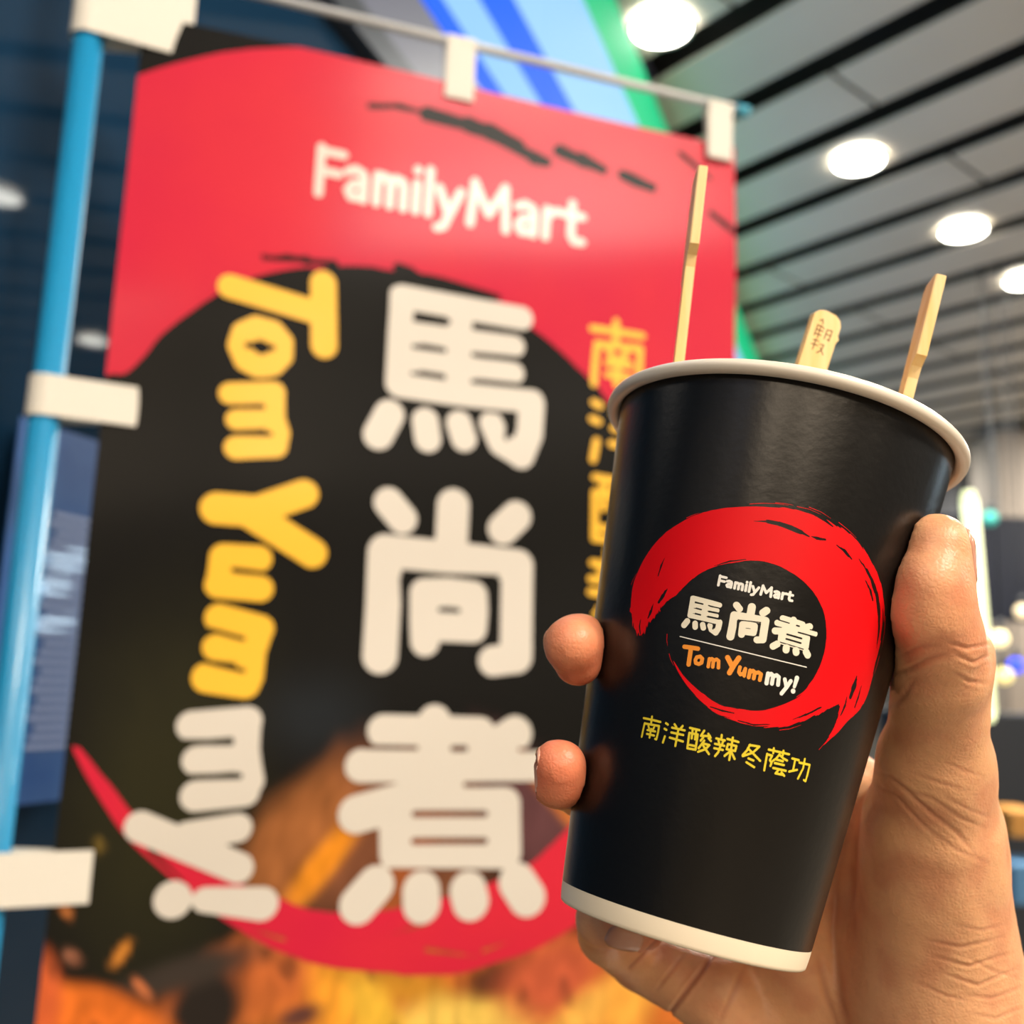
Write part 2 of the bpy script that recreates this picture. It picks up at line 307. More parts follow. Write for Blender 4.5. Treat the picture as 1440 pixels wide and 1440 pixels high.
for k, (s0, s1) in enumerate(((-3.4, -.4), (-.397, 2.12), (2.123, 4.6), (4.603, 9))):
    for (z0, z1, m, nm, lb) in ((2.69, 2.748, mb, 'stripe', 'blue stripe'), (2.748, 2.865, mlb, 'stripe', 'pale blue stripe'), (2.865, 3.0, mb, 'stripe', 'blue stripe'),
                            (3.0, 3.36, mw, 'stripe', 'wide pale blue stripe'), (3.36, 3.6, mg, 'stripe', 'green stripe')):
        o = slab(nm, s0, s1, z0, z1, -.03, .0, m, sgn); o['label'] = lb
# lit panels and vinyl sheets seen in the shop window behind the pole
def front_sheet(name, pxs, m, off, th, parent=None):     # a vertical sheet on the glass between two sight lines
    s0, z1 = front_hit(*pxs[0], off); s1, z0 = front_hit(*pxs[1], off)
    return slab(name, s0, s1, z0, z1, off-th, off, m, parent), (s0, s1, z0, z1)
m_bp = vary(mat('blue_poster_vinyl', (.03, .12, .38), .35, coat=1, coat_r=.03), (.02, .10, .36), (.06, .17, .46), 9)
m_bw = mat('poster_white_ink', (.35, .45, .75), .5)
bp = empty('window_poster', front(*front_hit(90, 900, .02)[:1], 1.0, .02)); tag(bp, 'tall narrow blue poster with small pale text in the window behind the blue pole', 'poster')
sh, (ps0, ps1, pz0, pz1) = front_sheet('poster_sheet', ((30, 585), (112, 1122)), m_bp, .02, .002, bp)
tl = []
for k in range(26):
    zz = pz0+.05+.0085*k
    if zz > pz1: break
    V_, F_ = box_v(front(ps1-.045+.0*k, zz, .0206), np.stack([D1, NN, [0, 0, 1]]), (.03-.012*((k*7) % 3)/3, .0004, .0022)); tl.append((V_, F_))
VV, FF = [], []
for V_, F_ in tl:
    b_ = len(VV); VV += list(V_); FF += [tuple(b_+i for i in f) for f in F_]
lt = mesh_obj('small_print', VV, FF, m_bw, bp); lt['kind'] = 'stuff'

# ------------------------------------------------------------------ banner (vertical flag on a pole)
HD = np.array([(5232-720)/F, -(1137-720)/F, 1.]); HD -= U*(HD@U); HD /= np.linalg.norm(HD)
BN = np.cross(HD, U); BN = BN if BN[2] < 0 else -BN                # faces the camera
dl = pix(203, 22, 1.); 
# depth of the top left corner such that the cloth is .60 m wide up to the sight line of the right edge
rr = pix(1034, 205, 1.)
A_ = np.array([[ (dl-0)@XR, -(rr@XR)], [dl@YF, -(rr@YF)]]); b_ = -np.array([HD@XR, HD@YF])*.60
zl, zr = np.linalg.solve(A_, b_)
B0 = dl*zl                                                          # top left corner, camera frame metres
def ban_uv(P):                                                      # frame pixels -> cloth coordinates (m right, m down)
    P = np.asarray(P, float); D = np.stack([(P[..., 0]-720)/F, -(P[..., 1]-720)/F, np.ones(P.shape[:-1])], -1)
    t = (B0@BN)/(D@BN); Q = D*t[..., None]-B0
    return np.stack([Q@HD, -(Q@U)], -1)
def ripple(u, v):
    return .0035*np.sin(9*u+2.5*v+.5)+.0022*np.sin(21*u-4*v)*np.clip(v, 0, 1)+.0012*np.sin(30*v+7*u)
def ban_surf(off):
    def f(V):
        V = np.asarray(V, float); u, v = V[:, 0], V[:, 1]
        P = B0 + u[:, None]*HD - v[:, None]*U + (ripple(u, v)+off)[:, None]*BN
        return W(P)
    return f
BW, BH = .60, 1.62
banner = empty('vertical_banner', W(B0 - BH*U)); tag(banner, 'black cloth banner with red brush ring and large white characters hung from a blue pole', 'banner')
nu, nv = 150, 400
us = np.linspace(0, BW, nu); vs = np.linspace(0, BH, nv); UU, VV_ = np.meshgrid(us, vs)
pts = np.stack([UU.ravel(), VV_.ravel()], -1)
Vb = ban_surf(0)(pts)
Fb = [(r*nu+c, r*nu+c+1, (r+1)*nu+c+1, (r+1)*nu+c) for r in range(nv-1) for c in range(nu-1)]
m_cloth = mat('banner_print', (.02, .02, .02), .6, spec=.08, coat=.07, coat_r=.22, attr='print', bump=(60, .10, .002))
cloth = mesh_obj('cloth', Vb, Fb, m_cloth, banner, True)
# printed picture (black ground, broth and steam at the foot, plus a painted olive reflection) as vertex colours: where does each cloth point fall in the photograph
Pc = B0 + pts[:, :1]*HD - pts[:, 1:]*U
PX = np.stack([720+F*Pc[:, 0]/Pc[:, 2], 720-F*Pc[:, 1]/Pc[:, 2]], -1)
def srgb(c): c = np.array(c)/255.; return np.where(c <= .04045, c/12.92, ((c+.055)/1.055)**2.4)
colr = np.tile(srgb((20, 19, 17)), (len(pts), 1))
nz = np.array([noise.noise(Vector((x/90, y/140, 0))) for x, y in PX]); nz2 = np.array([noise.noise(Vector((x/30, y/60, 5))) for x, y in PX])
def blob(cx, cy, rx, ry, ang, c, soft=.5, am=.5, a=1.0):
    global colr
    t = math.radians(ang); dx, dy = PX[:, 0]-cx, PX[:, 1]-cy
    x = (dx*math.cos(t)+dy*math.sin(t))/rx; y = (-dx*math.sin(t)+dy*math.cos(t))/ry
    d = np.hypot(x, y)+am*.5*nz+am*.25*nz2
    w = np.clip((1-d)/(soft*1.6)+.5, 0, 1)*a; w = w*w*(3-2*w)
    colr = colr*(1-w[:, None])+srgb(c)*w[:, None]
blob(230, 1130, 130, 260, 8, (44, 42, 24), .8, .3, .8)  # faint olive reflection painted into the lower left of the cloth
blob(440, 1010, 80, 60, 0, (34, 38, 42), .9, .2, .7)
blob(560, 1190, 150, 135, -35, (118, 72, 48), .35, .5)
blob(420, 1180, 60, 110, 35, (150, 92, 50), .5, .4)
blob(455, 1215, 18, 75, 38, (226, 140, 34), .7, .3)
blob(560, 1240, 30, 110, 30, (150, 80, 40), .7, .4)
blob(760, 1160, 60, 120, -30, (92, 58, 60), .6, .6)
blob(790, 1130, 14, 90, -40, (190, 110, 55), .8, .3)
blob(640, 1400, 330, 95, 0, (205, 110, 45), .25, .5)
blob(330, 1400, 130, 60, -30, (190, 100, 50), .4, .5)
blob(560, 1640, 480, 210, 0, (196, 120, 50), .4, .4); blob(300, 1700, 160, 120, 20, (150, 80, 40), .5, .5); blob(760, 1640, 120, 160, -20, (226, 170, 80), .5, .5)
blob(480, 1400, 40, 70, -10, (240, 160, 50), .7, .4)
blob(560, 1385, 90, 28, 15, (190, 130, 40), .7, .6)
blob(640, 1450, 110, 48, -8, (236, 196, 92), .6, .5)
blob(530, 1430, 30, 60, -30, (230, 180, 60), .7, .4)
blob(700, 1375, 50, 26, -20, (92, 52, 34), .7, .6)
blob(775, 1375, 70, 60, -30, (196, 92, 60), .7, .6)
blob(830, 1420, 60, 26, -40, (236, 176, 80), .7, .5)
blob(880, 1410, 30, 60, 20, (240, 170, 70), .7, .4)
blob(290, 1420, 50, 70, 10, (40, 34, 30), .5, .4)
blob(260, 1370, 100, 22, -18, (58, 50, 44), .8, .3)
blob(420, 1430, 30, 14, -20, (90, 56, 50), .8, .3)
blob(120, 1450, 120, 62, 12, (222, 112, 40), .3, .2)
blob(60, 1400, 26, 60, 0, (205, 95, 50), .5, .2)
blob(170, 1342, 7, 22, 35, (205, 130, 50), .6, .1); blob(200, 1392, 7, 18, -40, (200, 115, 70), .6, .1)
blob(102, 1346, 9, 13, -50, (160, 105, 80), .6, .1); blob(92, 1278, 7, 14, -20, (190, 115, 60), .6, .1); blob(140, 1188, 7, 12, 0, (110, 90, 40), .6, .1)
blob(640, 1330, 60, 14, 0, (60, 40, 36), .8, .3, .6)
nz3 = np.array([noise.noise(Vector((x/14+y/40, y/45-x/60, 9))) for x, y in PX])
lum = np.clip((colr.max(1)-.05)*6, 0, 1); colr = colr*(1+lum*(.28*nz3+.35*nz2))[:, None]
dk = np.clip((nz3*.3+nz2-.22)*2.5, 0, 1)*lum*(PX[:, 1] > 1330)*.7; colr = colr*(1-dk[:, None])+srgb((70, 40, 28))*dk[:, None]
colr = np.clip(colr, 0, .95)
ca = cloth.data.color_attributes.new('print', 'FLOAT_COLOR', 'POINT')
ca.data.foreach_set('color', np.concatenate([colr, np.ones((len(colr), 1))], 1).ravel())
# red brush ring on the cloth
def bpx(P): return ban_uv(np.asarray(P, float))
ring_px = [(100, 560), (142, 531), (160, 529), (182, 522), (205, 498), (240, 464), (300, 417), (350, 395), (397, 384), (450, 378), (500, 375), (583, 386), (667, 408), (712, 432), (750, 462), (812, 512), (854, 556),
           (900, 640), (925, 760), (905, 940), (850, 1090), (790, 1180), (737, 1222), (693, 1240), (620, 1268), (520, 1285), (450, 1285), (400, 1270), (334, 1242), (260, 1198), (190, 1150), (150, 1100), (120, 1062), (97, 1033),
           (97, 1045), (125, 1100), (150, 1140), (185, 1182), (220, 1215), (262, 1258), (310, 1293), (350, 1318), (400, 1342), (450, 1357), (520, 1366), (580, 1374), (640, 1372), (720, 1350), (770, 1330), (830, 1285), (900, 1220), (1000, 1060), (1040, 900), (1070, 700),
           (1090, 400), (1080, 150), (900, 120), (800, 80), (700, 60), (560, 62), (500, 72), (430, 71), (330, 76), (250, 90), (215, 100), (192, 110), (150, 100), (110, 300)]
st = .0016
xs = np.arange(-.004, BW+.004, st); ys = np.arange(-.004, 1.5, st); X, Y = np.meshgrid(xs, ys)
fd = poly_sd(X, Y, smooth_poly(bpx(ring_px), 1))
cR = bpx([(560, 840)])[0]; ra = np.hypot(X-cR[0], Y-cR[1]); th = np.arctan2(Y-cR[1], X-cR[0])
def nfield(r, t, fr, ft, seed):
    # smooth value noise on (radius, angle)
    g = np.random.default_rng(seed).random((256, 64)); a = (r*fr) % 255; b = ((t/(2*np.pi)+.5)*ft) % 63
    i, j = a.astype(int), b.astype(int); x, y = a-i, b-j; x = x*x*(3-2*x); y = y*y*(3-2*y)
    return (g[i, j]*(1-x)+g[i+1, j]*x)*(1-y)+(g[i, j+1]*(1-x)+g[i+1, j+1]*x)*y
fd = fd + .004*(nfield(ra, th, 300, 40, 1)-.5)
for (pp, r) in (([(520, 151), (560, 152), (600, 160), (640, 172)], 4), ([(600, 162), (660, 176), (700, 190), (752, 220), (770, 226)], 8), ([(690, 185), (730, 202)], 9), ([(790, 210), (820, 222), (850, 236)], 8), ([(880, 245), (920, 262)], 7),
                ([(400, 366), (430, 369), (470, 373)], 4), ([(370, 364), (400, 366)], 3), ([(1000, 300), (1035, 330)], 4), ([(960, 215), (1000, 250)], 4), ([(560, 378), (600, 392), (700, 418)], 5)):
    q = bpx(pp)
    for i in range(len(q)-1): fd = np.maximum(fd, -(seg_d(X, Y, q[i], q[i+1], r*.00105, r*.00105*.7) + .003*(nfield(ra, th, 500, 60, 2)-.5)))
for (pp, r) in (([(600, 1300), (520, 1322)], 2), ([(600, 1336), (700, 1350)], 3), ([(680, 1338), (730, 1320)], 2.5), ([(400, 1322), (330, 1300)], 2.5), ([(210, 1196), (290, 1270)], 3)):
    q = bpx(pp); fd = np.maximum(fd, -(seg_d(X, Y, q[0], q[1], r*.00062, 0)))
fd = np.maximum(fd, np.maximum(-X+.0002, X-BW+.0002)); fd = np.maximum(fd, -Y+.0005)
Vr, Fr = contour(fd, xs, ys)
m_bred = vary(mat('banner_red_ink', (.80, .02, .045), .6, spec=.15, coat=.12, coat_r=.2), (.56, .008, .045), (.62, .018, .04), 5)
mesh_obj('printed_ring', ban_surf(.0006)(Vr), Fr, m_bred, banner, True)['label'] = 'red brush stroke ring'
KB = .00062                                     # metres of cloth per frame pixel, for stroke widths
m_bwhite = mat('banner_white_ink', (.66, .61, .54), .55, coat=.2, coat_r=.15)
m_byel = mat('banner_yellow_ink', (.92, .50, .02), .55, coat=.2, coat_r=.15)
def boxmap(bx): return lambda P: bpx(np.stack([bx[0]+np.asarray(P)[:, 0]/bx[2], bx[1]+np.asarray(P)[:, 1]/bx[2]], -1))
bs = ban_surf(.0012)
for g, bx, nm, lb in ((G_MA, BOX_MA, 'printed_character', 'large white character, top'), (G_SHANG, BOX_SHANG, 'printed_character', 'large white character, middle'), (G_ZHU, BOX_ZHU, 'printed_character', 'large white character, bottom')):
    mesh_p = art_mesh(nm, xf(g, boxmap(bx), KB/bx[2]), .0014, bs, m_bwhite, banner); mesh_p['label'] = lb
for g, bx, m in ((V_TOM, BOX_TOM, m_byel), (V_YUM, BOX_YUM, m_byel), (V_MY, BOX_MY, m_bwhite)):
    o = art_mesh('printed_word', xf(g, boxmap(bx), KB/bx[2]), .0014, bs, m, banner); o['label'] = 'yellow sideways word' if m is m_byel else 'white end of the sideways word'
lg = [('s', .108, [(x, y) for x, y in p]) for p in LOGO]
def logo_ban(P):
    P = np.asarray(P, float); return bpx(np.stack([441+P[:, 0]*63.2-P[:, 1]*(-4.5), 272+P[:, 0]*12.3-P[:, 1]*64], -1))
o = art_mesh('printed_wordmark', xf(lg, logo_ban, 64*KB), .0011, bs, m_bwhite, banner)
# small yellow vertical line of characters on the right of the cloth
hb = {'nan': (63, 98, 160, 175), 'yang': (232, 142, 175, 190), 'suan': (418, 180, 195, 215), 'la': (630, 238, 195, 205), 'dong': (845, 305, 150, 195), 'yin': (1015, 340, 205, 225), 'gong': (1212, 420, 170, 190)}
def slant(P, o):                # the cup row slants with the cup: straighten a glyph into a unit box
    P = np.asarray(P, float)-np.array(o[:2]); x = P[:, 0]+P[:, 1]*.13; y = P[:, 1]-P[:, 0]*.2; return np.stack([x/175., (y+15)/175.], -1)
yy = 447
for k, nm in enumerate(('nan', 'yang', 'suan', 'la', 'dong', 'yin', 'gong')):
    y0 = yy + 107*k
    fn = lambda P, o=hb[nm], y0=y0: bpx(np.stack([822+slant(P, o)[:, 0]*92, y0+slant(P, o)[:, 1]*92+slant(P, o)[:, 0]*12], -1))
    o = art_mesh('printed_small_character', [('s', 6.0*KB, fn(p)) for p in H_CH[nm]], .0009, bs, m_byel, banner)
# pole, crossbar and fastening straps
PD = zl*.985
P0 = pix(68, 540, 1.); t_ = ((B0-.034*HD)@YF)/(P0@YF); PP = P0*t_       # pole axis point
PP = PP - U*(PP@U)
pw = lambda h: W(PP)+np.array([0, 0, h])                                # axis point at height h above the eye
zf = -1.5
m_pole = mat('blue_pole_plastic', (.010, .25, .50), .38, coat=.25, coat_r=.1, bump=(120, .2, .002))
pole = empty('banner_pole', W(PP)+np.array([0, 0, -1.5])); tag(pole, 'glossy blue plastic pole on the left carrying the banner', 'pole')
V, Fc = tube(pw(-1.46), pw(.74), .0122, 32); mesh_obj('pole_tube', V, Fc, m_pole, pole, True)
m_bar = mat('pale_crossbar', (.55, .55, .55), .3, coat=.3)
hdw = R@HD; bnw = R@BN; up = np.array([0, 0, 1.])
def bar_pt(x, y, off=.0): # a point on the banner plane
    u, v = ban_uv(np.array([[x, y]]))[0]; return W(B0+u*HD-v*U+off*BN)
V, Fc = tube(bar_pt(118, -66), bar_pt(1036, 154), .0044, 16); mesh_obj('crossbar', V, Fc, m_bar, pole, True)
V, Fc = tube(bar_pt(1034, 153.5), bar_pt(1052, 158), .0062, 16); mesh_obj('end_cap', V, Fc, mat('blue_cap', (.05, .35, .5), .4), pole, True)['label'] = 'blue end cap of the crossbar'
c0 = W(PP); V, Fc = revolve([(.001, 0), (.15, 0), (.15, .02), (.12, .035), (.02, .045), (.0125, .06), (.001, .06)], 48, np.array([c0[0], c0[1], 0.0]), up, np.array([1., 0, 0]), np.array([0, 1., 0]))
mesh_obj('pole_base', V, Fc, mat('base_plastic', (.03, .03, .035), .5), pole, True)
m_strap = mat('strap_cloth', (.74, .70, .62), .75, bump=(90, .2, .002))
def strap_loop(centre, along, across, back, r, tail, half, th=.0012):   # band wound round a bar: profile in (across, back) plane, width along
    n = 20; prof = []
    for k in range(n+1):
        a = math.radians(70+220*k/n); prof.append((r*math.cos(a), r*math.sin(a)))
    prof = [(tail, .0035+th)] + prof + [(tail, .0035-.001)]
    inner = [(x*(1-th/max(r, .002)) if abs(x) < r*1.2 else x, y*(1-th/max(r, .002)) if abs(x) < r*1.2 else y-th*.8) for x, y in prof]
    loop = prof+inner[::-1]; V = []
    for s in (-1, 1):
        V += [centre+s*half*along+x*across+y*back for x, y in loop]
    L = len(loop); m_ = len(prof)
    Fc = [(i, (i+1) % L, L+(i+1) % L, L+i) for i in range(L)]
    for b in (0, L): Fc += [(b+i, b+i+1, b+L-2-i, b+L-1-i) for i in range(m_-1)]
    return V, Fc
for (py, hh) in ((560, .0170), (1234, .0200)):
    rr_ = wray(68-(py-540)*.105, py); tt = (W(PP)[:2]@wray(68, 540)[:2])/(rr_[:2]@rr_[:2]); hgt = rr_[2]*np.hypot(*W(PP)[:2])/np.hypot(*rr_[:2])
    V, Fc = strap_loop(pw(hgt), up, hdw, bnw, .0148, .072, hh); mesh_obj('strap', V, Fc, m_strap, banner, False)
V, Fc = strap_loop(pw(.590), up, hdw, bnw, .0155, .086, .042); mesh_obj('strap', V, Fc, m_strap, banner, False)
for (x, y) in ((648, 61), (1010, 150)):
    V, Fc = strap_loop(bar_pt(x, y), hdw, -up, bnw, .0062, .062, .0145); mesh_obj('strap', V, Fc, m_strap, banner, False)

# ------------------------------------------------------------------ paper cup (camera-frame millimetres)
def cframe(a, b):
    ax = np.array([math.sin(a), math.cos(a)*math.cos(b), math.cos(a)*math.sin(b)])
    u = np.cross(ax, [0, 0, -1.]); u /= -np.linalg.norm(u); v = np.cross(ax, u)
    return ax, u, (v if v[2] < 0 else -v)
CP = np.array([38.1717, -95.752, 232.5702]); AX, CU, CV = cframe(.2534, .251)
RB, HH, RBD, HB = 28.0289, 122.8208, 1.7, 4.4
RW = 45-2*RBD
def Rh(h): return RB+(RW-RB)*h/(HH-RBD)
def cone(h, th, off=0.): 
    h = np.asarray(h, float); th = np.asarray(th, float); r = (Rh(h)+off)
    return CP + h[..., None]*AX + r[..., None]*(np.sin(th)[..., None]*CU+np.cos(th)[..., None]*CV)
S0 = 35.
def cup_sh(P):                   # frame pixels -> (s mm round the wall, h mm up)
    P = np.asarray(P, float); D = np.stack([(P[:, 0]-720)/F, -(P[:, 1]-720)/F, np.ones(len(P))], -1)
    k = (RW-RB)/(HH-RBD); da, ca_ = D@AX, -CP@AX
    a = (D*D).sum(1)-da**2*(1+k*k); b = -2*(D@CP)-2*da*ca_-2*(RB+k*ca_)*k*da; c = CP@CP-ca_**2-(RB+k*ca_)**2
    t = (-b-np.sqrt(np.maximum(b*b-4*a*c, 0)))/(2*a)
    Q = D*t[:, None]-CP; h = Q@AX; th = np.arctan2(Q@CU, Q@CV)
    return np.stack([th*S0, -h], -1)
def cup_surf(off): return lambda V: WM(cone(-np.asarray(V)[:, 1], np.asarray(V)[:, 0]/S0, off))
cup = empty('paper_cup', WM(CP)); tag(cup, 'black paper cup with red brush ring print and cream rim held in the hand', 'cup')
m_black = mat('cup_black_print', (.0045, .004, .0036), .30, spec=.5, bump=(520, .12, .0004))
m_cream = mat('cup_paper', (.92, .79, .59), .5, bump=(400, .06, .0003))
m_rim = mat('cup_rim_paper', (.82, .74, .62), .34, coat=.2, coat_r=.2)
def rev(prof, m, name, n=160, close=False, label=None):
    V, Fc = revolve(prof, n, CP, AX, CU, CV, close); o = mesh_obj(name, WM(V), Fc, m, cup, True)
    if label: o['label'] = label
    return o
rev([(Rh(h), h) for h in np.linspace(HB, HH-RBD*.6, 14)], m_black, 'cup_wall')
rev([(RB-3, 1.2), (RB-1.3, .15), (RB-.5, .02), (RB-.12, .35), (RB, .9), (Rh(2.6), 2.6), (Rh(HB), HB)], m_cream, 'base_band', label='cream paper band')
a_ = np.linspace(0, 2*np.pi, 20, endpoint=False)
rev([(45-RBD+RBD*math.cos(a), HH-RBD+RBD*math.sin(a)) for a in a_], m_rim, 'rolled_rim', close=True, label='cream rolled rim')
rev([(RW-.55, HH-RBD*.8), (Rh(60)-.55, 60), (Rh(4)-.55, 4.5), (.01, 4.5)], m_cream, 'inner_liner')
rev([(.01, 2.4), (RB-3, 2.4), (RB-3, 1.2)], m_cream, 'bottom_disc')
m_red = mat('cup_red_ink', (.76, .0, .004), .45, spec=.3)
m_white = mat('cup_cream_ink', (.86, .79, .62), .5, spec=.4)
m_wht = mat('cup_white_ink', (.88, .84, .76), .5, spec=.4)
m_org = mat('cup_orange_ink', (.90, .30, .03), .5, spec=.4)
m_yel = mat('cup_yellow_ink', (.80, .62, .03), .5, spec=.4)
def cbox(ox, oy, s): return lambda P: cup_sh(np.stack([ox+np.asarray(P, float)[:, 0]/s, oy+np.asarray(P, float)[:, 1]/s], -1))
KC_ = .153                       # mm on the wall per frame pixel
# ring: outline in the crop (860,700) x3.6
rp = [(150, 700), (128, 690), (108, 640), (96, 580), (98, 520), (108, 440), (135, 370), (172, 298), (225, 225), (290, 162), (380, 108), (450, 78), (520, 60), (610, 48), (700, 44), (780, 44), (870, 50), (950, 62), (1030, 85), (1110, 125), (1170, 160), (1230, 205),
      (1290, 280), (1330, 350), (1360, 420), (1378, 500), (1384, 560), (1382, 620), (1368, 700), (1350, 780), (1328, 850), (1318, 920), (1300, 985), (1265, 1060), (1240, 1090), (1215, 1110), (1180, 1150), (1140, 1195), (1100, 1232), (1062, 1262),
      (1090, 1222), (1120, 1175), (1142, 1120), (1150, 1080), (1156, 1045), (1130, 1052), (1080, 1078), (1040, 1100), (1000, 1120), (940, 1142), (880, 1158), (820, 1162), (760, 1162), (700, 1155), (640, 1138), (580, 1116), (520, 1090), (480, 1058), (430, 1010), (385, 955),
      (350, 905), (325, 860), (308, 815), (322, 838), (352, 885), (395, 935), (440, 978), (500, 1022), (560, 1052), (620, 1068), (690, 1076), (760, 1074), (830, 1060), (890, 1038), (940, 1008), (985, 965), (1030, 905), (1060, 840), (1080, 770), (1089, 690),
      (1082, 610), (1064, 550), (1035, 495), (985, 435), (930, 392), (870, 355), (810, 332), (750, 320), (690, 318), (620, 330), (560, 338), (500, 358), (450, 382), (400, 418), (355, 462), (320, 500), (285, 522), (262, 545), (232, 585), (205, 618), (185, 650), (168, 690)]
rq = cbox(860, 700, 3.6)(rp)
st = .085; x0, y0 = rq.min(0)-1; x1, y1 = rq.max(0)+1
xs = np.arange(x0, x1, st); ys = np.arange(y0, y1, st); X, Y = np.meshgrid(xs, ys)
fd = poly_sd(X, Y, smooth_poly(rq, 1))
cR = cbox(860, 700, 3.6)([(720, 650)])[0]; ra = np.hypot(X-cR[0], Y-cR[1]); th = np.arctan2(Y-cR[1], X-cR[0])
n1 = nfield(ra, th, 3.2, 26, 11); n2 = nfield(ra, th, 6.0, 50, 12)
thd = np.degrees(th)             # 0 right, 90 down, 180 left, -90 top
def bump_(c, w): d = (thd-c+180) % 360-180; return np.exp(-(d/w)**2)
amp = .12 + .9*bump_(172, 12) + .55*bump_(58, 22) + .45*bump_(-62, 26)*(ra > 23) + .25*bump_(-20, 30)*(ra > 24) + .3*bump_(100, 25)
fd = fd + amp*(n1*.6+n2*.6-.55)*1.3
def carve(pts, r0, r1, rough=.35):
    global fd
    q = cbox(860, 700, 3.6)(pts); k = .153/3.6; n = len(q)-1
    for i in range(n):
        a0_, a1_ = 1.35*r0*math.sin(math.pi*(i+.15)/(n+.3)), 1.35*r1*math.sin(math.pi*(i+.85)/(n+.3))
        fd = np.maximum(fd, -(seg_d(X, Y, q[i], q[i+1], max(a0_, 1.5)*k, max(a1_, 1.5)*k)+rough*(n2-.5)))
carve([(720, 118), (790, 120), (850, 132), (910, 152), (960, 175), (1000, 195)], 10, 10, .22)
carve([(1010, 196), (1040, 205), (1080, 213)], 6, 6, .15); carve([(980, 60), (1030, 85), (1075, 110), (1120, 145)], 6, 6, .15); carve([(1140, 240), (1180, 270), (1215, 310)], 6, 6, .25)
carve([(1250, 308), (1290, 365), (1322, 430), (1345, 505), (1354, 590), (1352, 680), (1340, 760)], 9, 9, .3)
carve([(1285, 420), (1310, 470), (1322, 520)], 5, 5, .2); carve([(1372, 560), (1374, 640), (1362, 720)], 5, 5, .2)
carve([(1240, 905), (1228, 955), (1208, 1010)], 13, 13, .3); carve([(1265, 950), (1248, 1010), (1230, 1060)], 5, 5, .2); carve([(1190, 1010), (1182, 1050), (1160, 1100)], 5, 5, .2)
carve([(270, 305), (252, 345), (236, 395)], 5, 5, .2); carve([(282, 462), (262, 495), (240, 530)], 9, 9, .3); carve([(215, 530), (200, 575), (185, 610)], 6, 6, .25); carve([(150, 610), (142, 650), (146, 690)], 4, 4, .15)
carve([(520, 345), (600, 322), (680, 312)], 3, 3, .12); carve([(500, 1058), (560, 1078), (620, 1090)], 3, 3, .12); carve([(900, 1128), (980, 1100), (1060, 1060)], 4, 4, .2); carve([(640, 1128), (720, 1150), (800, 1148)], 3, 3, .15)
Vr, Fr = contour(fd, xs, ys); o = mesh_obj('printed_ring', cup_surf(.045)(Vr), Fr, m_red, cup, True); o['label'] = 'red brush stroke ring'
# thin stray bristle lines outside the ring
st_items = [('s', 1.6*KC_/3.6, cbox(860, 700, 3.6)(p), .6*KC_/3.6) for p in ([(700, 32), (760, 28), (830, 30), (900, 40)], [(830, 26), (880, 30), (920, 38)], [(940, 45), (1000, 58), (1060, 85)], [(1000, 48), (1060, 72), (1110, 105)], [(1150, 125), (1200, 165), (1240, 205)],
            [(380, 102), (420, 85), (445, 78)], [(100, 440), (112, 410), (130, 380)], [(282, 690), (280, 720), (284, 750)], [(292, 790), (300, 820), (316, 850)], [(1385, 600), (1380, 680), (1366, 760)], [(1355, 800), (1342, 850), (1330, 890)],
            [(850, 1176), (900, 1170), (960, 1150)], [(1050, 1275), (1075, 1245)], [(118, 600), (116, 650), (132, 698)], [(158, 640), (150, 690), (156, 702)])]
o = art_mesh('printed_bristle_lines', st_items, .06, cup_surf(.045), m_red, cup); o['kind'] = 'stuff'
cs = cup_surf(.05)
k1 = KC_/6.545; f1 = cbox(940, 790, 6.545)
def trans(src, dst):             # affine from three point pairs
    A = np.array([[*p, 1] for p in src], float); Mx = np.linalg.solve(A, np.array(dst, float))
    return lambda P: np.concatenate([np.asarray(P, float), np.ones((len(P), 1))], 1)@Mx
# top-left, top-right, bottom-left key points of each character in its trace box -> in the cup crop
for g, src, dst in ((G_MA, [(355, 200), (1215, 870), (235, 1085)], [(218, 330), (472, 555), (145, 583)]), (G_SHANG, [(275, 470), (1122, 570), (248, 1135)], [(606, 490), (893, 545), (570, 688)]),
                    (G_ZHU, [(365, 195), (1200, 1160), (222, 1205)], [(1052, 520), (1280, 858), (962, 778)])):
    t = trans(src, dst); sc = np.linalg.norm(np.subtract(dst[1], dst[0]))/np.linalg.norm(np.subtract(src[1], src[0]))
    g2 = [(i[0], i[1]*(.86 if i[0] == 's' else 1.25), *i[2:]) for i in g]
    o = art_mesh('printed_character', xf(g2, lambda P: f1(t(P)), sc*k1*1.04), .04, cs, m_white, cup)
for a, b, its in L_CUP:
    o = art_mesh('printed_word', xf(its, f1, k1), .05, cs, m_org if b == 'T' else m_wht, cup); o['label'] = 'orange handwritten word' if b == 'T' else 'white handwritten ending'
art_mesh('printed_rule', [('s', 4.5*k1, f1([(108+1160*i/12., 688+282*i/12.) for i in range(13)]))], .05, cs, m_wht, cup)
def logo_cup(P):
    P = np.asarray(P, float); return f1(np.stack([448+P[:, 0]*115+P[:, 1]*17, 214+P[:, 0]*25.5-P[:, 1]*88], -1))
art_mesh('printed_wordmark', xf(lg, logo_cup, 108*k1), .045, cs, m_wht, cup)
f2 = cbox(890, 990, 5.538); k2 = KC_/5.538
for nm, ch in H_CH.items():
    art_mesh('printed_small_character', [('s', 8.6*k2, f2(p)) for p in ch], .05, cs, m_yel, cup)

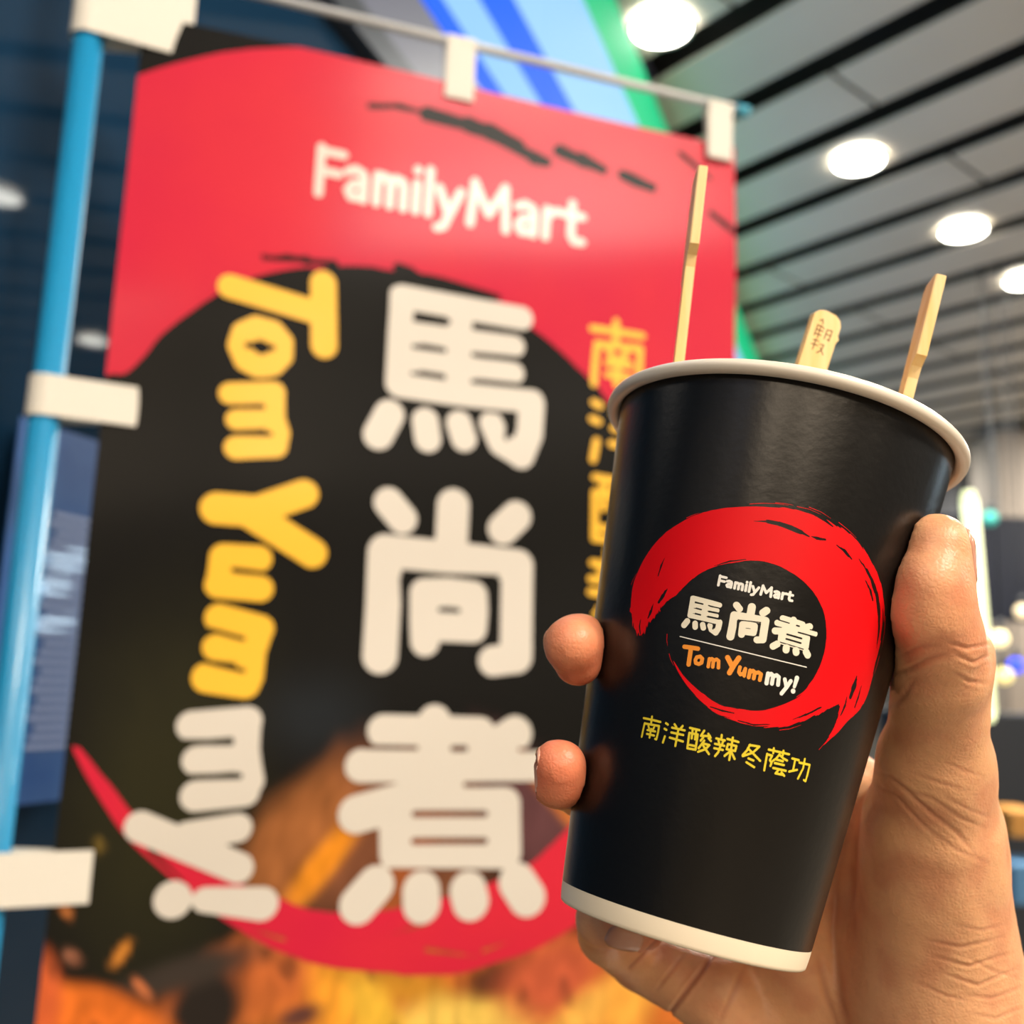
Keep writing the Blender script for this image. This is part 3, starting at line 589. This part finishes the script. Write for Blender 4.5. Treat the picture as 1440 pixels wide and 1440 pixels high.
# ------------------------------------------------------------------ bamboo sticks standing in the cup
m_bam = vary(mat('bamboo', (.8, .55, .25), .45, bump=(300, .08, .0004)), (.86, .56, .19), (.92, .68, .34), 260, (1, 1, .06), 3)
m_burn = mat('burnt_mark', (.16, .07, .03), .8)
def stick(name, top, low, wdir, W2, th, outline, lab, mark=None):
    top = np.asarray(top, float); low = np.asarray(low, float); dn = (low-top)/np.linalg.norm(low-top); L = np.linalg.norm(low-top)
    w = np.asarray(wdir, float); w = w-dn*(w@dn); w /= np.linalg.norm(w); nrm = np.cross(dn, w)
    if nrm[2] > 0: nrm = -nrm
    pts_ = [(x, (y if y >= 0 else L+y)) for x, y in outline]; V = []
    for s, ins in ((-.5, .25), (-.5+.12, 0), (.5-.12, 0), (.5, .25)):
        cxm = 0
        for x, y in pts_:
            V.append(top+(x*(1-ins*.12))*w+(y+(ins*.6 if y < 2 else 0))*dn+s*th*nrm)
    n = len(pts_); Fc = [(k*n+i, k*n+(i+1) % n, (k+1)*n+(i+1) % n, (k+1)*n+i) for k in range(3) for i in range(n)]
    Fc += [tuple(range(n))[::-1], tuple(range(3*n, 4*n))]
    e = empty(name, WM(low)); tag(e, lab, 'skewer', 'bamboo paddle skewers in the cup')
    mesh_obj('bamboo_body', WM(V), Fc, m_bam, e)
    if mark:
        its = [('s', .16, p) for p in mark]
        P = np.concatenate([np.array(i[2]) for i in its])
        art_mesh('burnt_mark', its, .06, lambda Q: WM(top+np.asarray(Q)[:, :1]*w+np.asarray(Q)[:, 1:]*dn+(th*.5+.03)*nrm), m_burn, e)['label'] = 'brown branded marks'
    return e
def cupin(h, th, frac):          # point inside the cup
    return CP+AX*h+(Rh(h)*frac)*(math.sin(th)*CU+math.cos(th)*CV)
paddle = [(-4.5, 2.2), (-3.2, .7), (-1.5, 0), (1.8, 0), (3.4, .9), (4.3, 2.6), (4.3, 5.5), (4.9, 6.4), (4.3, 7.6), (4.3, 31), (3.2, 34.5), (1.5, 37), (1.5, -6), (.3, -.5), (-.3, -.5), (-1.6, -6), (-1.6, 36.5), (-3.6, 33), (-4.2, 30)]
edge = [(-4.6, 1.6), (-3.4, .2), (3.4, 0), (4.6, .5), (4.6, 22.5), (2.0, 24.5), (1.2, 27.5), (1.2, -6), (.2, -.5), (-.4, -.5), (-1.6, -6), (-1.6, 33), (-4.6, 30)]
def mmpx(x, y, z): return pix(x, y, float(z))
def aim(topP, rimpx, zr, hb):    # follow the line through the rim sight point down into the cup
    r = mmpx(*rimpx, zr); d = (r-topP)/np.linalg.norm(r-topP); t = (hb-(topP-CP)@AX)/(d@AX); return topP+d*t
TA = mmpx(985, 243, 272); LA = aim(TA, (955, 506), 262, 7.5)
TC = mmpx(1316, 395, 259); LC = aim(TC, (1276, 556), 253, 7.5)
TB = mmpx(1165, 441, 282); LB = aim(TB, (1141, 514), 279, 7.5)
DBG = [(np.linalg.norm((q-CP)-AX*((q-CP)@AX)), Rh((q-CP)@AX), (q-CP)@AX) for q in (LA, LB, LC)]

stick('bamboo_skewer', TA, LA, (-.03, .0, -1), 9, 2.5, edge, 'tallest bamboo skewer, seen edge-on in front of the red banner')
burn = [[(-2.3, 3.6), (-1.6, 3.0), (-1.2, 4.2)], [(-2.6, 5.2), (-1.2, 4.9), (-.4, 5.4)], [(-2.6, 6.4), (-.5, 6.2)], [(-2.6, 7.6), (-.7, 7.5)], [(-2.5, 5.0), (-2.6, 8.2)], [(-1.5, 5.0), (-1.5, 8.6)], [(.6, 5.2), (2.1, 4.9), (2.0, 8.0), (1.4, 7.7)], [(.6, 5.2), (.5, 8.0)], [(.6, 6.5), (1.9, 6.4)],
        [(-2.4, 9.6), (-1.7, 9.2), (-.8, 9.4)], [(-2.6, 10.8), (-.7, 10.6)], [(-1.7, 9.2), (-1.8, 12.2)], [(-.2, 10.0), (1.0, 9.7), (.7, 11.5), (-.3, 12.6)], [(.3, 10.8), (1.6, 12.4)]]
stick('bamboo_skewer', TB, LB, (1, -.08, .25), 9, 2.5, paddle, 'short middle bamboo skewer with brown branded marks facing the camera', burn)
stick('bamboo_skewer', TC, LC, (-.13, 0, -1), 9, 2.6, edge, 'right-hand bamboo skewer, seen edge-on against the ceiling')

# ------------------------------------------------------------------ the hand (camera-frame millimetres, one continuous surface)
def J(px, py, z, r): p = pix(px, py, float(z)); return (p[0], p[1], p[2], r)
thumb = [J(1318, 771, 228, 7.7), J(1313, 840, 227, 8.9), J(1316, 900, 231, 10.1), J(1321, 945, 236, 10.7), J(1320, 1010, 244, 10.8), J(1314, 1075, 250, 12.4)]
thenar = [J(1314, 1075, 251, 12.0), J(1312, 1170, 258, 16.6), J(1314, 1290, 265, 19.3), J(1320, 1420, 270, 21.8)]
fingers = {
 'index': [J(1248, 1150, 294, 11.5), J(1090, 1020, 308, 9.2), J(1000, 930, 314, 8.2), J(955, 900, 308, 7.2)],
 'middle': [J(1180, 1190, 296, 11.5), J(980, 1035, 305, 9.2), J(880, 975, 292, 8.2), J(845, 915, 262, 7.4), J(812, 905, 240, 6.9), J(804, 907, 233, 6.2), J(812, 930, 236, 5.6)],
 'ring': [J(1090, 1280, 288, 11), J(930, 1170, 291, 8.8), J(838, 1120, 277, 8.0), J(806, 1100, 256, 7.2), J(786, 1093, 233, 6.8), J(786, 1078, 231, 6.3)],
 'little': [J(1010, 1400, 288, 11), J(900, 1350, 294, 8.4), J(852, 1316, 284, 7.6), J(848, 1292, 271, 7.2), J(876, 1292, 265, 7.0), J(902, 1302, 266, 6.5)]}
palm = [[J(1248, 1155, 294, 11.5), J(1300, 1500, 290, 17), J(1330, 1720, 288, 20)], [J(1180, 1190, 296, 11.5), J(1255, 1500, 292, 17), J(1290, 1720, 290, 20)],
        [J(1090, 1280, 288, 11), J(1190, 1510, 289, 16.5), J(1250, 1720, 291, 20)], [J(1010, 1400, 288, 11), J(1110, 1540, 286, 16), J(1200, 1720, 289, 19)],
        [J(1320, 1420, 270, 21.8), J(1325, 1560, 277, 22), J(1290, 1740, 288, 22)], [J(1290, 1720, 289, 22), J(1330, 2050, 300, 25), J(1360, 2400, 312, 30)], [J(1200, 1720, 291, 19), J(1240, 2050, 303, 24), J(1270, 2400, 315, 29)]]
web = [[J(1316, 1090, 255, 9.5), J(1290, 1125, 271, 8.5), J(1256, 1160, 288, 10)], [J(1314, 1190, 264, 13), J(1280, 1195, 282, 10.5), J(1235, 1195, 294, 11)], [J(1306, 1320, 276, 14), J(1250, 1315, 288, 11.5), J(1160, 1295, 296, 12)]]
vs_ = .95
lo = np.array([5., -262, 208.]); hi = np.array([152., 6., 338.])
gx, gy, gz = [np.arange(lo[i], hi[i], vs_) for i in range(3)]
shape = (len(gx), len(gy), len(gz)); BIG = 60.
def sd_chain(ch, out=None, k=0.):
    D = np.full(shape, BIG, np.float32) if out is None else out
    for a, b in zip(ch[:-1], ch[1:]):
        a = np.array(a); b = np.array(b); m = max(a[3], b[3])+14
        s = [slice(max(0, int((min(a[i], b[i])-m-lo[i])/vs_)), max(1, int((max(a[i], b[i])+m-lo[i])/vs_)+1)) for i in range(3)]
        x, y, z = gx[s[0]][:, None, None], gy[s[1]][None, :, None], gz[s[2]][None, None, :]
        if 0 in (x.size, y.size, z.size): continue
        d = b[:3]-a[:3]; L = d@d+1e-9
        t = np.clip(((x-a[0])*d[0]+(y-a[1])*d[1]+(z-a[2])*d[2])/L, 0, 1)
        q = np.sqrt((x-a[0]-t*d[0])**2+(y-a[1]-t*d[1])**2+(z-a[2]-t*d[2])**2)-(a[3]+(b[3]-a[3])*t)
        sub = D[s[0], s[1], s[2]]; q = np.minimum(q, BIG).astype(np.float32)
        D[s[0], s[1], s[2]] = smin(sub, q, k) if k else np.minimum(sub, q)
    return D
def smin(a, b, k):
    h = np.clip(.5+.5*(b-a)/k, 0, 1); return b*(1-h)+a*h-k*h*(1-h)
SD = sd_chain(palm[0])
for c in palm[1:]: SD = sd_chain(c, SD, 8.)
for c in web: SD = sd_chain(c, SD, 9.)
SD = smin(SD, sd_chain(thenar, None), 9.)
T = sd_chain(thumb[:3], None, 0); T = sd_chain(thumb[2:], T, 2.0)
T = sd_chain([J(1362, 915, 240, 5.0), J(1366, 950, 243, 4.2)], T, 7.)      # knuckle of the thumb
T = sd_chain([J(1300, 868, 224, 7.2), J(1303, 826, 223, 6.6)], T, 6.)      # pad
SD = smin(SD, T, 6.)
for n_, ch in fingers.items():
    f_ = sd_chain(ch, None, 1.2); SD = smin(SD, f_, 3.2)
# keep the flesh outside the paper wall
GX, GY, GZ = gx[:, None, None]-CP[0], gy[None, :, None]-CP[1], gz[None, None, :]-CP[2]
hh_ = GX*AX[0]+GY*AX[1]+GZ*AX[2]; rad = np.sqrt(np.maximum(GX**2+GY**2+GZ**2-hh_**2, 0)); 
cd = np.maximum(rad-Rh(hh_)-.25, np.maximum(-hh_-.1, hh_-HH-1)).astype(np.float32)
SD = np.maximum(SD, -cd)
def surface_nets(S):
    ins = S < 0; idx = -np.ones(tuple(n-1 for n in S.shape), int)
    c = sum(ins[i:ins.shape[0]-1+i, j:ins.shape[1]-1+j, k:ins.shape[2]-1+k].astype(np.int8) for i in (0, 1) for j in (0, 1) for k in (0, 1))
    cells = np.argwhere((c > 0) & (c < 8)); idx[tuple(cells.T)] = np.arange(len(cells))
    acc = np.zeros((len(cells), 3)); cnt = np.zeros(len(cells))
    cor = [(i, j, k) for i in (0, 1) for j in (0, 1) for k in (0, 1)]
    for a in cor:
        for ax_ in range(3):
            if a[ax_]: continue
            b = list(a); b[ax_] = 1
            va = S[tuple((cells+a).T)]; vb = S[tuple((cells+b).T)]; m = (va < 0) != (vb < 0)
            t = np.where(m, va/np.where(m, va-vb, 1), 0); p = np.array(a, float)[None, :]+t[:, None]*(np.array(b)-np.array(a))
            acc[m] += p[m]; cnt += m
    V = (cells+acc/cnt[:, None])
    Q = []
    for ax_ in range(3):
        s0 = [slice(None)]*3; s1 = [slice(None)]*3; s0[ax_] = slice(0, -1); s1[ax_] = slice(1, None)
        A, B = ins[tuple(s0)], ins[tuple(s1)]; e = np.argwhere(A != B); fl = A[tuple(e.T)]
        o1, o2 = [(1, 2), (2, 0), (0, 1)][ax_]
        ok = (e[:, o1] > 0) & (e[:, o2] > 0) & (e[:, o1] < S.shape[o1]-1) & (e[:, o2] < S.shape[o2]-1); e, fl = e[ok], fl[ok]
        def g(d1, d2):
            q = e.copy(); q[:, o1] -= d1; q[:, o2] -= d2; return idx[tuple(q.T)]
        q = np.stack([g(1, 1), g(0, 1), g(0, 0), g(1, 0)], 1); q[~fl] = q[~fl][:, ::-1]; Q.append(q)
    return V, np.concatenate(Q)
Vh, Qh = surface_nets(SD); Vh = lo+Vh*vs_
def proj(P): return np.stack([720+F*P[:, 0]/P[:, 2], 720-F*P[:, 1]/P[:, 2]], -1)
# light relaxation
def relax(V, Q, it, lam=.5):
    for _ in range(it):
        acc = np.zeros_like(V); n = np.zeros(len(V))
        for a, b in ((0, 1), (1, 2), (2, 3), (3, 0)):
            np.add.at(acc, Q[:, a], V[Q[:, b]]); np.add.at(n, Q[:, a], 1); np.add.at(acc, Q[:, b], V[Q[:, a]]); np.add.at(n, Q[:, b], 1)
        V = V+lam*(acc/np.maximum(n, 1)[:, None]-V)
    return V
Vh = relax(Vh, Qh, 3)
# one split of every quad -> finer skin
def split(V, Q):
    E_ = np.concatenate([Q[:, [a, (a+1) % 4]] for a in range(4)]); Es = np.sort(E_, 1); u, inv = np.unique(Es[:, 0]*(len(V)+1)+Es[:, 1], return_inverse=True)
    e0, e1 = u//(len(V)+1), u % (len(V)+1); n = len(V); m = len(Q); inv = inv.reshape(4, m).T
    V2 = np.concatenate([V, (V[e0]+V[e1])/2, V[Q].mean(1)]); mid = n+inv; c = n+len(u)+np.arange(m)
    return V2, np.concatenate([np.stack([Q[:, k], mid[:, k], c, mid[:, (k-1) % 4]], 1) for k in range(4)])
Vh, Qh = split(Vh, Qh); Vh = relax(Vh, Qh, 2)
def vnormals(V, Q):
    n = np.cross(V[Q[:, 2]]-V[Q[:, 0]], V[Q[:, 3]]-V[Q[:, 1]]); N = np.zeros_like(V)
    for k in range(4): np.add.at(N, Q[:, k], n)
    return N/np.maximum(np.linalg.norm(N, axis=1), 1e-9)[:, None]
Nh = vnormals(Vh, Qh)
if (Nh*(Vh-Vh.mean(0))).sum() < 0: Nh = -Nh; Qh = Qh[:, ::-1]
Ph = proj(Vh); facing = np.clip(-Nh[:, 2]*2+.5, 0, 1)
disp = np.zeros(len(Vh)); red = np.zeros(len(Vh))
def crease(pts_, w, dep, zmax=300, rd=.5, fade=True):
    global disp, red
    d = np.full(len(Vh), 1e9); tt = np.zeros(len(Vh)); n = len(pts_)-1
    for i in range(n):
        a, b = np.array(pts_[i], float), np.array(pts_[i+1], float); e = b-a; t = np.clip(((Ph-a)@e)/(e@e), 0, 1); q = np.linalg.norm(Ph-a-t[:, None]*e, axis=1)
        m = q < d; d[m] = q[m]; tt[m] = (i+t[m])/n
    k = np.exp(-(d/w)**2)*(np.sin(np.pi*np.clip(tt*.9+.05, 0, 1))**.6 if fade else 1)*(Vh[:, 2] < zmax)*(facing > .1)
    dep = dep*.8; w_ = w; disp -= dep*k; disp += dep*.35*np.exp(-((d-2.2*w)/w)**2)*(Vh[:, 2] < zmax)*(facing > .1)*np.sin(np.pi*np.clip(tt, 0, 1)); red = np.maximum(red, k*rd)
ZT = 262
crease([(1258, 946), (1280, 940), (1302, 930), (1330, 922)], 3.5, .55, ZT); crease([(1262, 925), (1290, 912), (1320, 908)], 3.5, .25, ZT)
crease([(1335, 905), (1362, 912), (1392, 906)], 2.5, .4, ZT); crease([(1345, 922), (1370, 932), (1392, 922)], 2.5, .45, ZT); crease([(1340, 945), (1362, 958), (1388, 962)], 2.5, .35, ZT)
crease([(1246, 1000), (1270, 980), (1285, 958)], 3.5, .3, ZT)
crease([(1225, 1085), (1250, 1092), (1275, 1112), (1310, 1145), (1345, 1170), (1370, 1200)], 3.0, .38, ZT); crease([(1232, 1104), (1262, 1122), (1290, 1152), (1330, 1192)], 2.6, .25, ZT)
crease([(1270, 1110), (1310, 1122), (1350, 1150), (1385, 1165)], 2.6, .25, ZT); crease([(1300, 1160), (1345, 1195), (1392, 1215)], 2.4, .18, ZT); crease([(1330, 1120), (1365, 1140), (1392, 1150)], 2.2, .15, ZT)
crease([(1280, 1085), (1320, 1100), (1360, 1112)], 2.4, .15, ZT); crease([(1330, 1072), (1360, 1085), (1384, 1092)], 2.2, .12, ZT)
for (a, b, c, dep) in (((1300, 1322), (1350, 1332), (1412, 1318), .28), ((1310, 1345), (1362, 1358), (1425, 1340), .32), ((1330, 1370), (1375, 1385), (1432, 1362), .34), ((1350, 1398), (1395, 1404), (1438, 1388), .26), ((1290, 1382), (1330, 1400), (1370, 1408), .2), ((1360, 1345), (1395, 1365), (1430, 1375), .2), ((1365, 1425), (1400, 1432), (1440, 1416), .25), ((1340, 1300), (1380, 1308), (1415, 1300), .16)):
    crease([a, b, c], 2.3, dep, 280)
crease([(1196, 1160), (1178, 1230), (1172, 1310), (1180, 1400), (1200, 1470)], 6, .7, 300)          # life line
crease([(1150, 1345), (1162, 1400), (1180, 1450)], 4, .35, 300); crease([(1050, 1352), (1030, 1400), (1010, 1440)], 3.5, .35, 300)
crease([(1003, 1342), (975, 1380), (940, 1428)], 3.2, .8, 300, .9, False); crease([(930, 1318), (906, 1342), (886, 1362)], 3.0, .6, 300, .9, False); crease([(965, 1338), (940, 1370), (922, 1394)], 2.6, .35, 300)
def prox(ch, k, rr): c = np.array(ch[k][:3]); return np.exp(-(np.linalg.norm(Vh-c, axis=1)/rr)**2)
tips = np.maximum.reduce([prox(fingers['middle'], -1, 13), prox(fingers['ring'], -1, 13), prox(thumb, 1, 12)*.45, prox(fingers['little'], -1, 11)*.7])
fine = np.array([noise.noise(Vector(p*.55)) for p in Vh]); fin2 = np.array([noise.noise(Vector((p[0]*.12, p[1]*.12, p[2]*.12))) for p in Vh])
disp += .05*fine+.35*fin2
Vh = Vh+Nh*disp[:, None]
skin = np.array([srgb((228, 168, 124))]*len(Vh))
def mixc(c, w): 
    global skin
    w = np.clip(w, 0, 1)[:, None]; skin = skin*(1-w)+srgb(c)*w
mixc((230, 172, 124), np.clip(fin2*1.2+.3, 0, .7)); mixc((212, 142, 102), np.clip(-fin2*1.5, 0, .6)); mixc((226, 108, 78), tips*.85); mixc((176, 104, 78), red*.75)
mixc((205, 140, 105), np.clip(fine*.35, 0, .25))
m_skin = mat('skin', (.6, .36, .25), .42, sss=.22, attr='tone', spec=.45)
nt = m_skin.node_tree; b = nt.nodes['Principled BSDF']
tc = nt.nodes.new('ShaderNodeTexCoord'); vo = nt.nodes.new('ShaderNodeTexVoronoi'); vo.feature = 'DISTANCE_TO_EDGE'; vo.inputs['Scale'].default_value = 900
no = nt.nodes.new('ShaderNodeTexNoise'); no.inputs['Scale'].default_value = 420; no.inputs['Detail'].default_value = 5
ad = nt.nodes.new('ShaderNodeMath'); ad.operation = 'ADD'; bp = nt.nodes.new('ShaderNodeBump'); bp.inputs['Strength'].default_value = .38; bp.inputs['Distance'].default_value = .0003
nt.links.new(tc.outputs['Object'], vo.inputs['Vector']); nt.links.new(tc.outputs['Object'], no.inputs['Vector']); nt.links.new(vo.outputs[0], ad.inputs[0]); nt.links.new(no.outputs[0], ad.inputs[1])
nt.links.new(ad.outputs[0], bp.inputs['Height']); nt.links.new(bp.outputs[0], b.inputs['Normal'])
hand = mesh_obj('hand', WM(Vh), Qh.tolist(), m_skin, None, True)
tag(hand, 'bare right hand gripping the black paper cup, thumb in front and fingers behind', 'hand')
ca = hand.data.color_attributes.new('tone', 'FLOAT_COLOR', 'POINT'); ca.data.foreach_set('color', np.concatenate([skin, np.ones((len(skin), 1))], 1).ravel())
print('HAND', len(Vh), len(Qh))
# nails: curved plates laid on the fingertips
from mathutils.bvhtree import BVHTree
bvh = BVHTree.FromPolygons([tuple(p) for p in Vh], Qh.tolist())
m_nail = mat('fingernail', srgb((214, 152, 126)).tolist(), .22, sss=.15, coat=.4, coat_r=.12)
def nail(c, out, tipdir, wid, ln, lab):
    c = np.array(c[:3]); out = np.array(out, float); out /= np.linalg.norm(out); td = np.array(tipdir, float); td -= out*(td@out); td /= np.linalg.norm(td); sd_ = np.cross(out, td)
    nu_, nv_ = 15, 17; V = []
    for th_ in (0, 1):
        for j in range(nv_):
            for i in range(nu_):
                a = (i/(nu_-1)-.5)*2; bb = (j/(nv_-1)-.5)*2
                k = (1-abs(a)**3.5*.45)
                o = c+sd_*a*wid/2+td*bb*ln/2*k+out*22
                h = bvh.ray_cast(Vector(o), Vector(-out), 60)
                p = np.array(h[0]) if h[0] is not None and (np.array(h[0])-c)@out > -1.5 else np.array(bvh.find_nearest(Vector(c+(o-out*22-c)*.8))[0])
                edge_ = max(abs(a), abs(bb))
                V.append(p+out*((.28 if edge_ < .9 else .05)-(.5 if th_ else 0)+(.15*max(bb, 0))))
    n = nu_*nv_; Fc = []
    for j in range(nv_-1):
        for i in range(nu_-1):
            q = j*nu_+i; Fc += [(q, q+1, q+1+nu_, q+nu_), (n+q, n+q+nu_, n+q+1+nu_, n+q+1)]
    rim = [i for i in range(nu_)]+[j*nu_+nu_-1 for j in range(1, nv_)]+[(nv_-1)*nu_+i for i in range(nu_-2, -1, -1)]+[j*nu_ for j in range(nv_-2, 0, -1)]
    for a, b2 in zip(rim, rim[1:]+rim[:1]): Fc.append((a, n+a, n+b2, b2))
    o = mesh_obj('fingernail', WM(np.array(V)), Fc, m_nail, hand, True); return o
nail(pix(1324, 782, 229), (.93, .05, -.30), (.0, 1, 0), 11, 13, '')
nail(pix(787, 1080, 235), (-.86, .24, -.45), (-.35, -.05, -1), 8.5, 8, '')
nail(pix(808, 907, 240), (-.97, .05, -.12), (-.2, -.05, -1), 8, 8, '')
nail(pix(878, 1300, 266), (-.12, -.25, -1), (1, -.35, 0), 8.5, 9.5, '')

# ------------------------------------------------------------------ distant right-hand side
m_wallf = vary(mat('far_wall_paint', (.10, .10, .11), .7), (.05, .055, .065), (.13, .125, .12), 1.2)
fw = box('wall_back', (3, 13.2, 1.85), (9, .1, 1.95), m_wallf); tag(fw, kind='structure')
fw = box('wall_right', (3, -14.2, 1.85), (9, .1, 1.95), mat('rear_wall_paint', (.018, .016, .015), .7)); tag(fw, kind='structure')
def world_px(x, y, d): return W(pix(x, y, d))
def wbox(name, x0, y0, x1, y1, d, th, m, label=None, cat=None, zb=None, kind=None, bevel=.01):
    a, b = world_px(x0, y0, d), world_px(x1, y1, d); z0 = zb if zb is not None else min(a[2], b[2]); z1 = max(a[2], b[2])
    o = box(name, ((a[0]+b[0])/2, (a[1]+b[1])/2+th/2, (z0+z1)/2), (abs(b[0]-a[0])/2, th/2, (z1-z0)/2), m, bevel=bevel); tag(o, label, cat, kind=kind); return o
m_col = mat('beige_column', (.30, .25, .21), .6); m_dk = mat('dark_cladding', (.02, .024, .032), .4); m_gry = mat('grey_cladding', (.12, .125, .14), .5)
o = wbox('trim_4', 1408, 600, 1475, 760, 8.0, .5, m_col, kind='structure', zb=0)
o = wbox('trim_5', 1352, 640, 1406, 900, 9.5, .5, m_gry, kind='structure', zb=0)
wbox('kiosk', 1330, 1000, 1560, 1300, 3.6, .6, m_dk, 'dark kiosk far behind the wrist at the lower right', 'kiosk', zb=0)
wbox('menu_board', 1300, 720, 1560, 880, 6.0, .08, mat('dark_board', (.01, .014, .03), .3), 'dark hanging board behind the thumb at the right edge', 'sign')
wbox('storage_box', 1422, 1140, 1475, 1180, 3.2, .2, mat('orange_plastic', (.55, .25, .05), .5), 'orange box at the right edge beside the wrist', 'box')
wbox('storage_box', 1426, 1215, 1490, 1275, 3.1, .2, mat('blue_plastic', (.08, .22, .42), .5), 'blue box below the orange box at the right edge', 'box')
m_tube = mat('tube_light', (1, 1, .8), emit=(.90, 1.0, .50), estr=1.5)
tb = empty('tube_lamp', world_px(1388, 1003, 2.4)); tag(tb, 'glowing pale yellow-green vertical light tube right behind the thumb', 'lamp')
V, Fc = tube(world_px(1363, 704, 2.4), world_px(1389, 1000, 2.4), .0185, 24); mesh_obj('light_tube', V, Fc, m_tube, tb, True)
for (a, b2) in (((1361.6, 690), (1363, 704)), ((1389, 1000), (1390.3, 1014))):
    V, Fc = tube(world_px(*a, 2.4), world_px(*b2, 2.4), .012, 24, .0185) if a[1] < 800 else tube(world_px(*a, 2.4), world_px(*b2, 2.4), .0185, 24, .012)
    mesh_obj('tube_cap', V, Fc, m_tube, tb, True)
def bulb(x, y, d, r, c, s, lab):
    p = world_px(x, y, d); V, Fc = revolve([(r*math.sin(a), -r*math.cos(a)) for a in np.linspace(.01, math.pi-.01, 12)], 20, p, up, np.array([1., 0, 0]), np.array([0, 1., 0]))
    e = empty('small_lamp', p); tag(e, lab, 'lamp'); mesh_obj('lamp_globe', V, Fc, mat('bulb_glow', c, emit=c, estr=s), e, True)
    V, Fc = tube(p+np.array([0, 0, r*.8]), p+np.array([0, 0, r*2.2]), r*.45, 12); mesh_obj('lamp_socket', V, Fc, m_dk, e, True)
    V, Fc = tube(p+np.array([0, 0, r*2.1]), (p[0], p[1], CZ+.05), .003, 8); mesh_obj('cord', V, Fc, m_dk, e, True)
bulb(1405, 898, 5, .042, (1, .85, .45), 1.6, 'small yellow lamp right of the thumb joint, upper of two')
bulb(1412, 950, 5.2, .042, (.9, .75, .3), 1.2, 'small yellow lamp right of the thumb joint, lower of two')
bulb(1429, 936, 4.8, .036, (.02, .05, 1), 1.6, 'small deep blue lamp at the right edge beside the yellow lamps')
bulb(1438, 860, 5, .036, (1, .8, .5), .8, 'small amber lamp at the right edge above the yellow lamps')
bulb(1392, 729, 5, .036, (.05, .4, .35), .5, 'small dim teal lamp right of the cup rim')

# tube lamps across the hall whose light is mirrored in the window and the glossy poster
def mirrored(x, y, dist):
    r = wray(x, y); t = -LL/(r@NN); P = r*t; d = r-2*(r@NN)*NN; d = d/np.linalg.norm(d); return P+d*dist+EYE
m_led = mat('cool_tube', (1, 1, 1), emit=(.62, .85, 1.0), estr=16)
for (x0_, y0_, x1_, y1_, rr_), lb in (((62, 792, 112, 786, .075), 'long cool white tube lamp across the hall, mirrored in the window poster, upper'), ((50, 828, 92, 822, .06), 'cool white tube lamp across the hall, mirrored in the window poster, middle'),
                             ((42, 880, 96, 874, .05), 'cool white tube lamp across the hall, mirrored in the window poster, lower')):
    a_, b_ = mirrored(x0_, y0_, 7.0), mirrored(x1_, y1_, 7.0)
    e = empty('tube_lamp', (a_+b_)/2); tag(e, lb, 'lamp'); V, Fc = tube(a_, b_, rr_, 20); mesh_obj('light_tube', V, Fc, m_led, e, True)
    dd = (b_-a_)/np.linalg.norm(b_-a_)
    for q, sg in ((a_, -1), (b_, 1)):
        V, Fc = tube(q, q+dd*sg*.03, rr_*.8, 16); mesh_obj('tube_cap', V, Fc, m_frame, e, True)
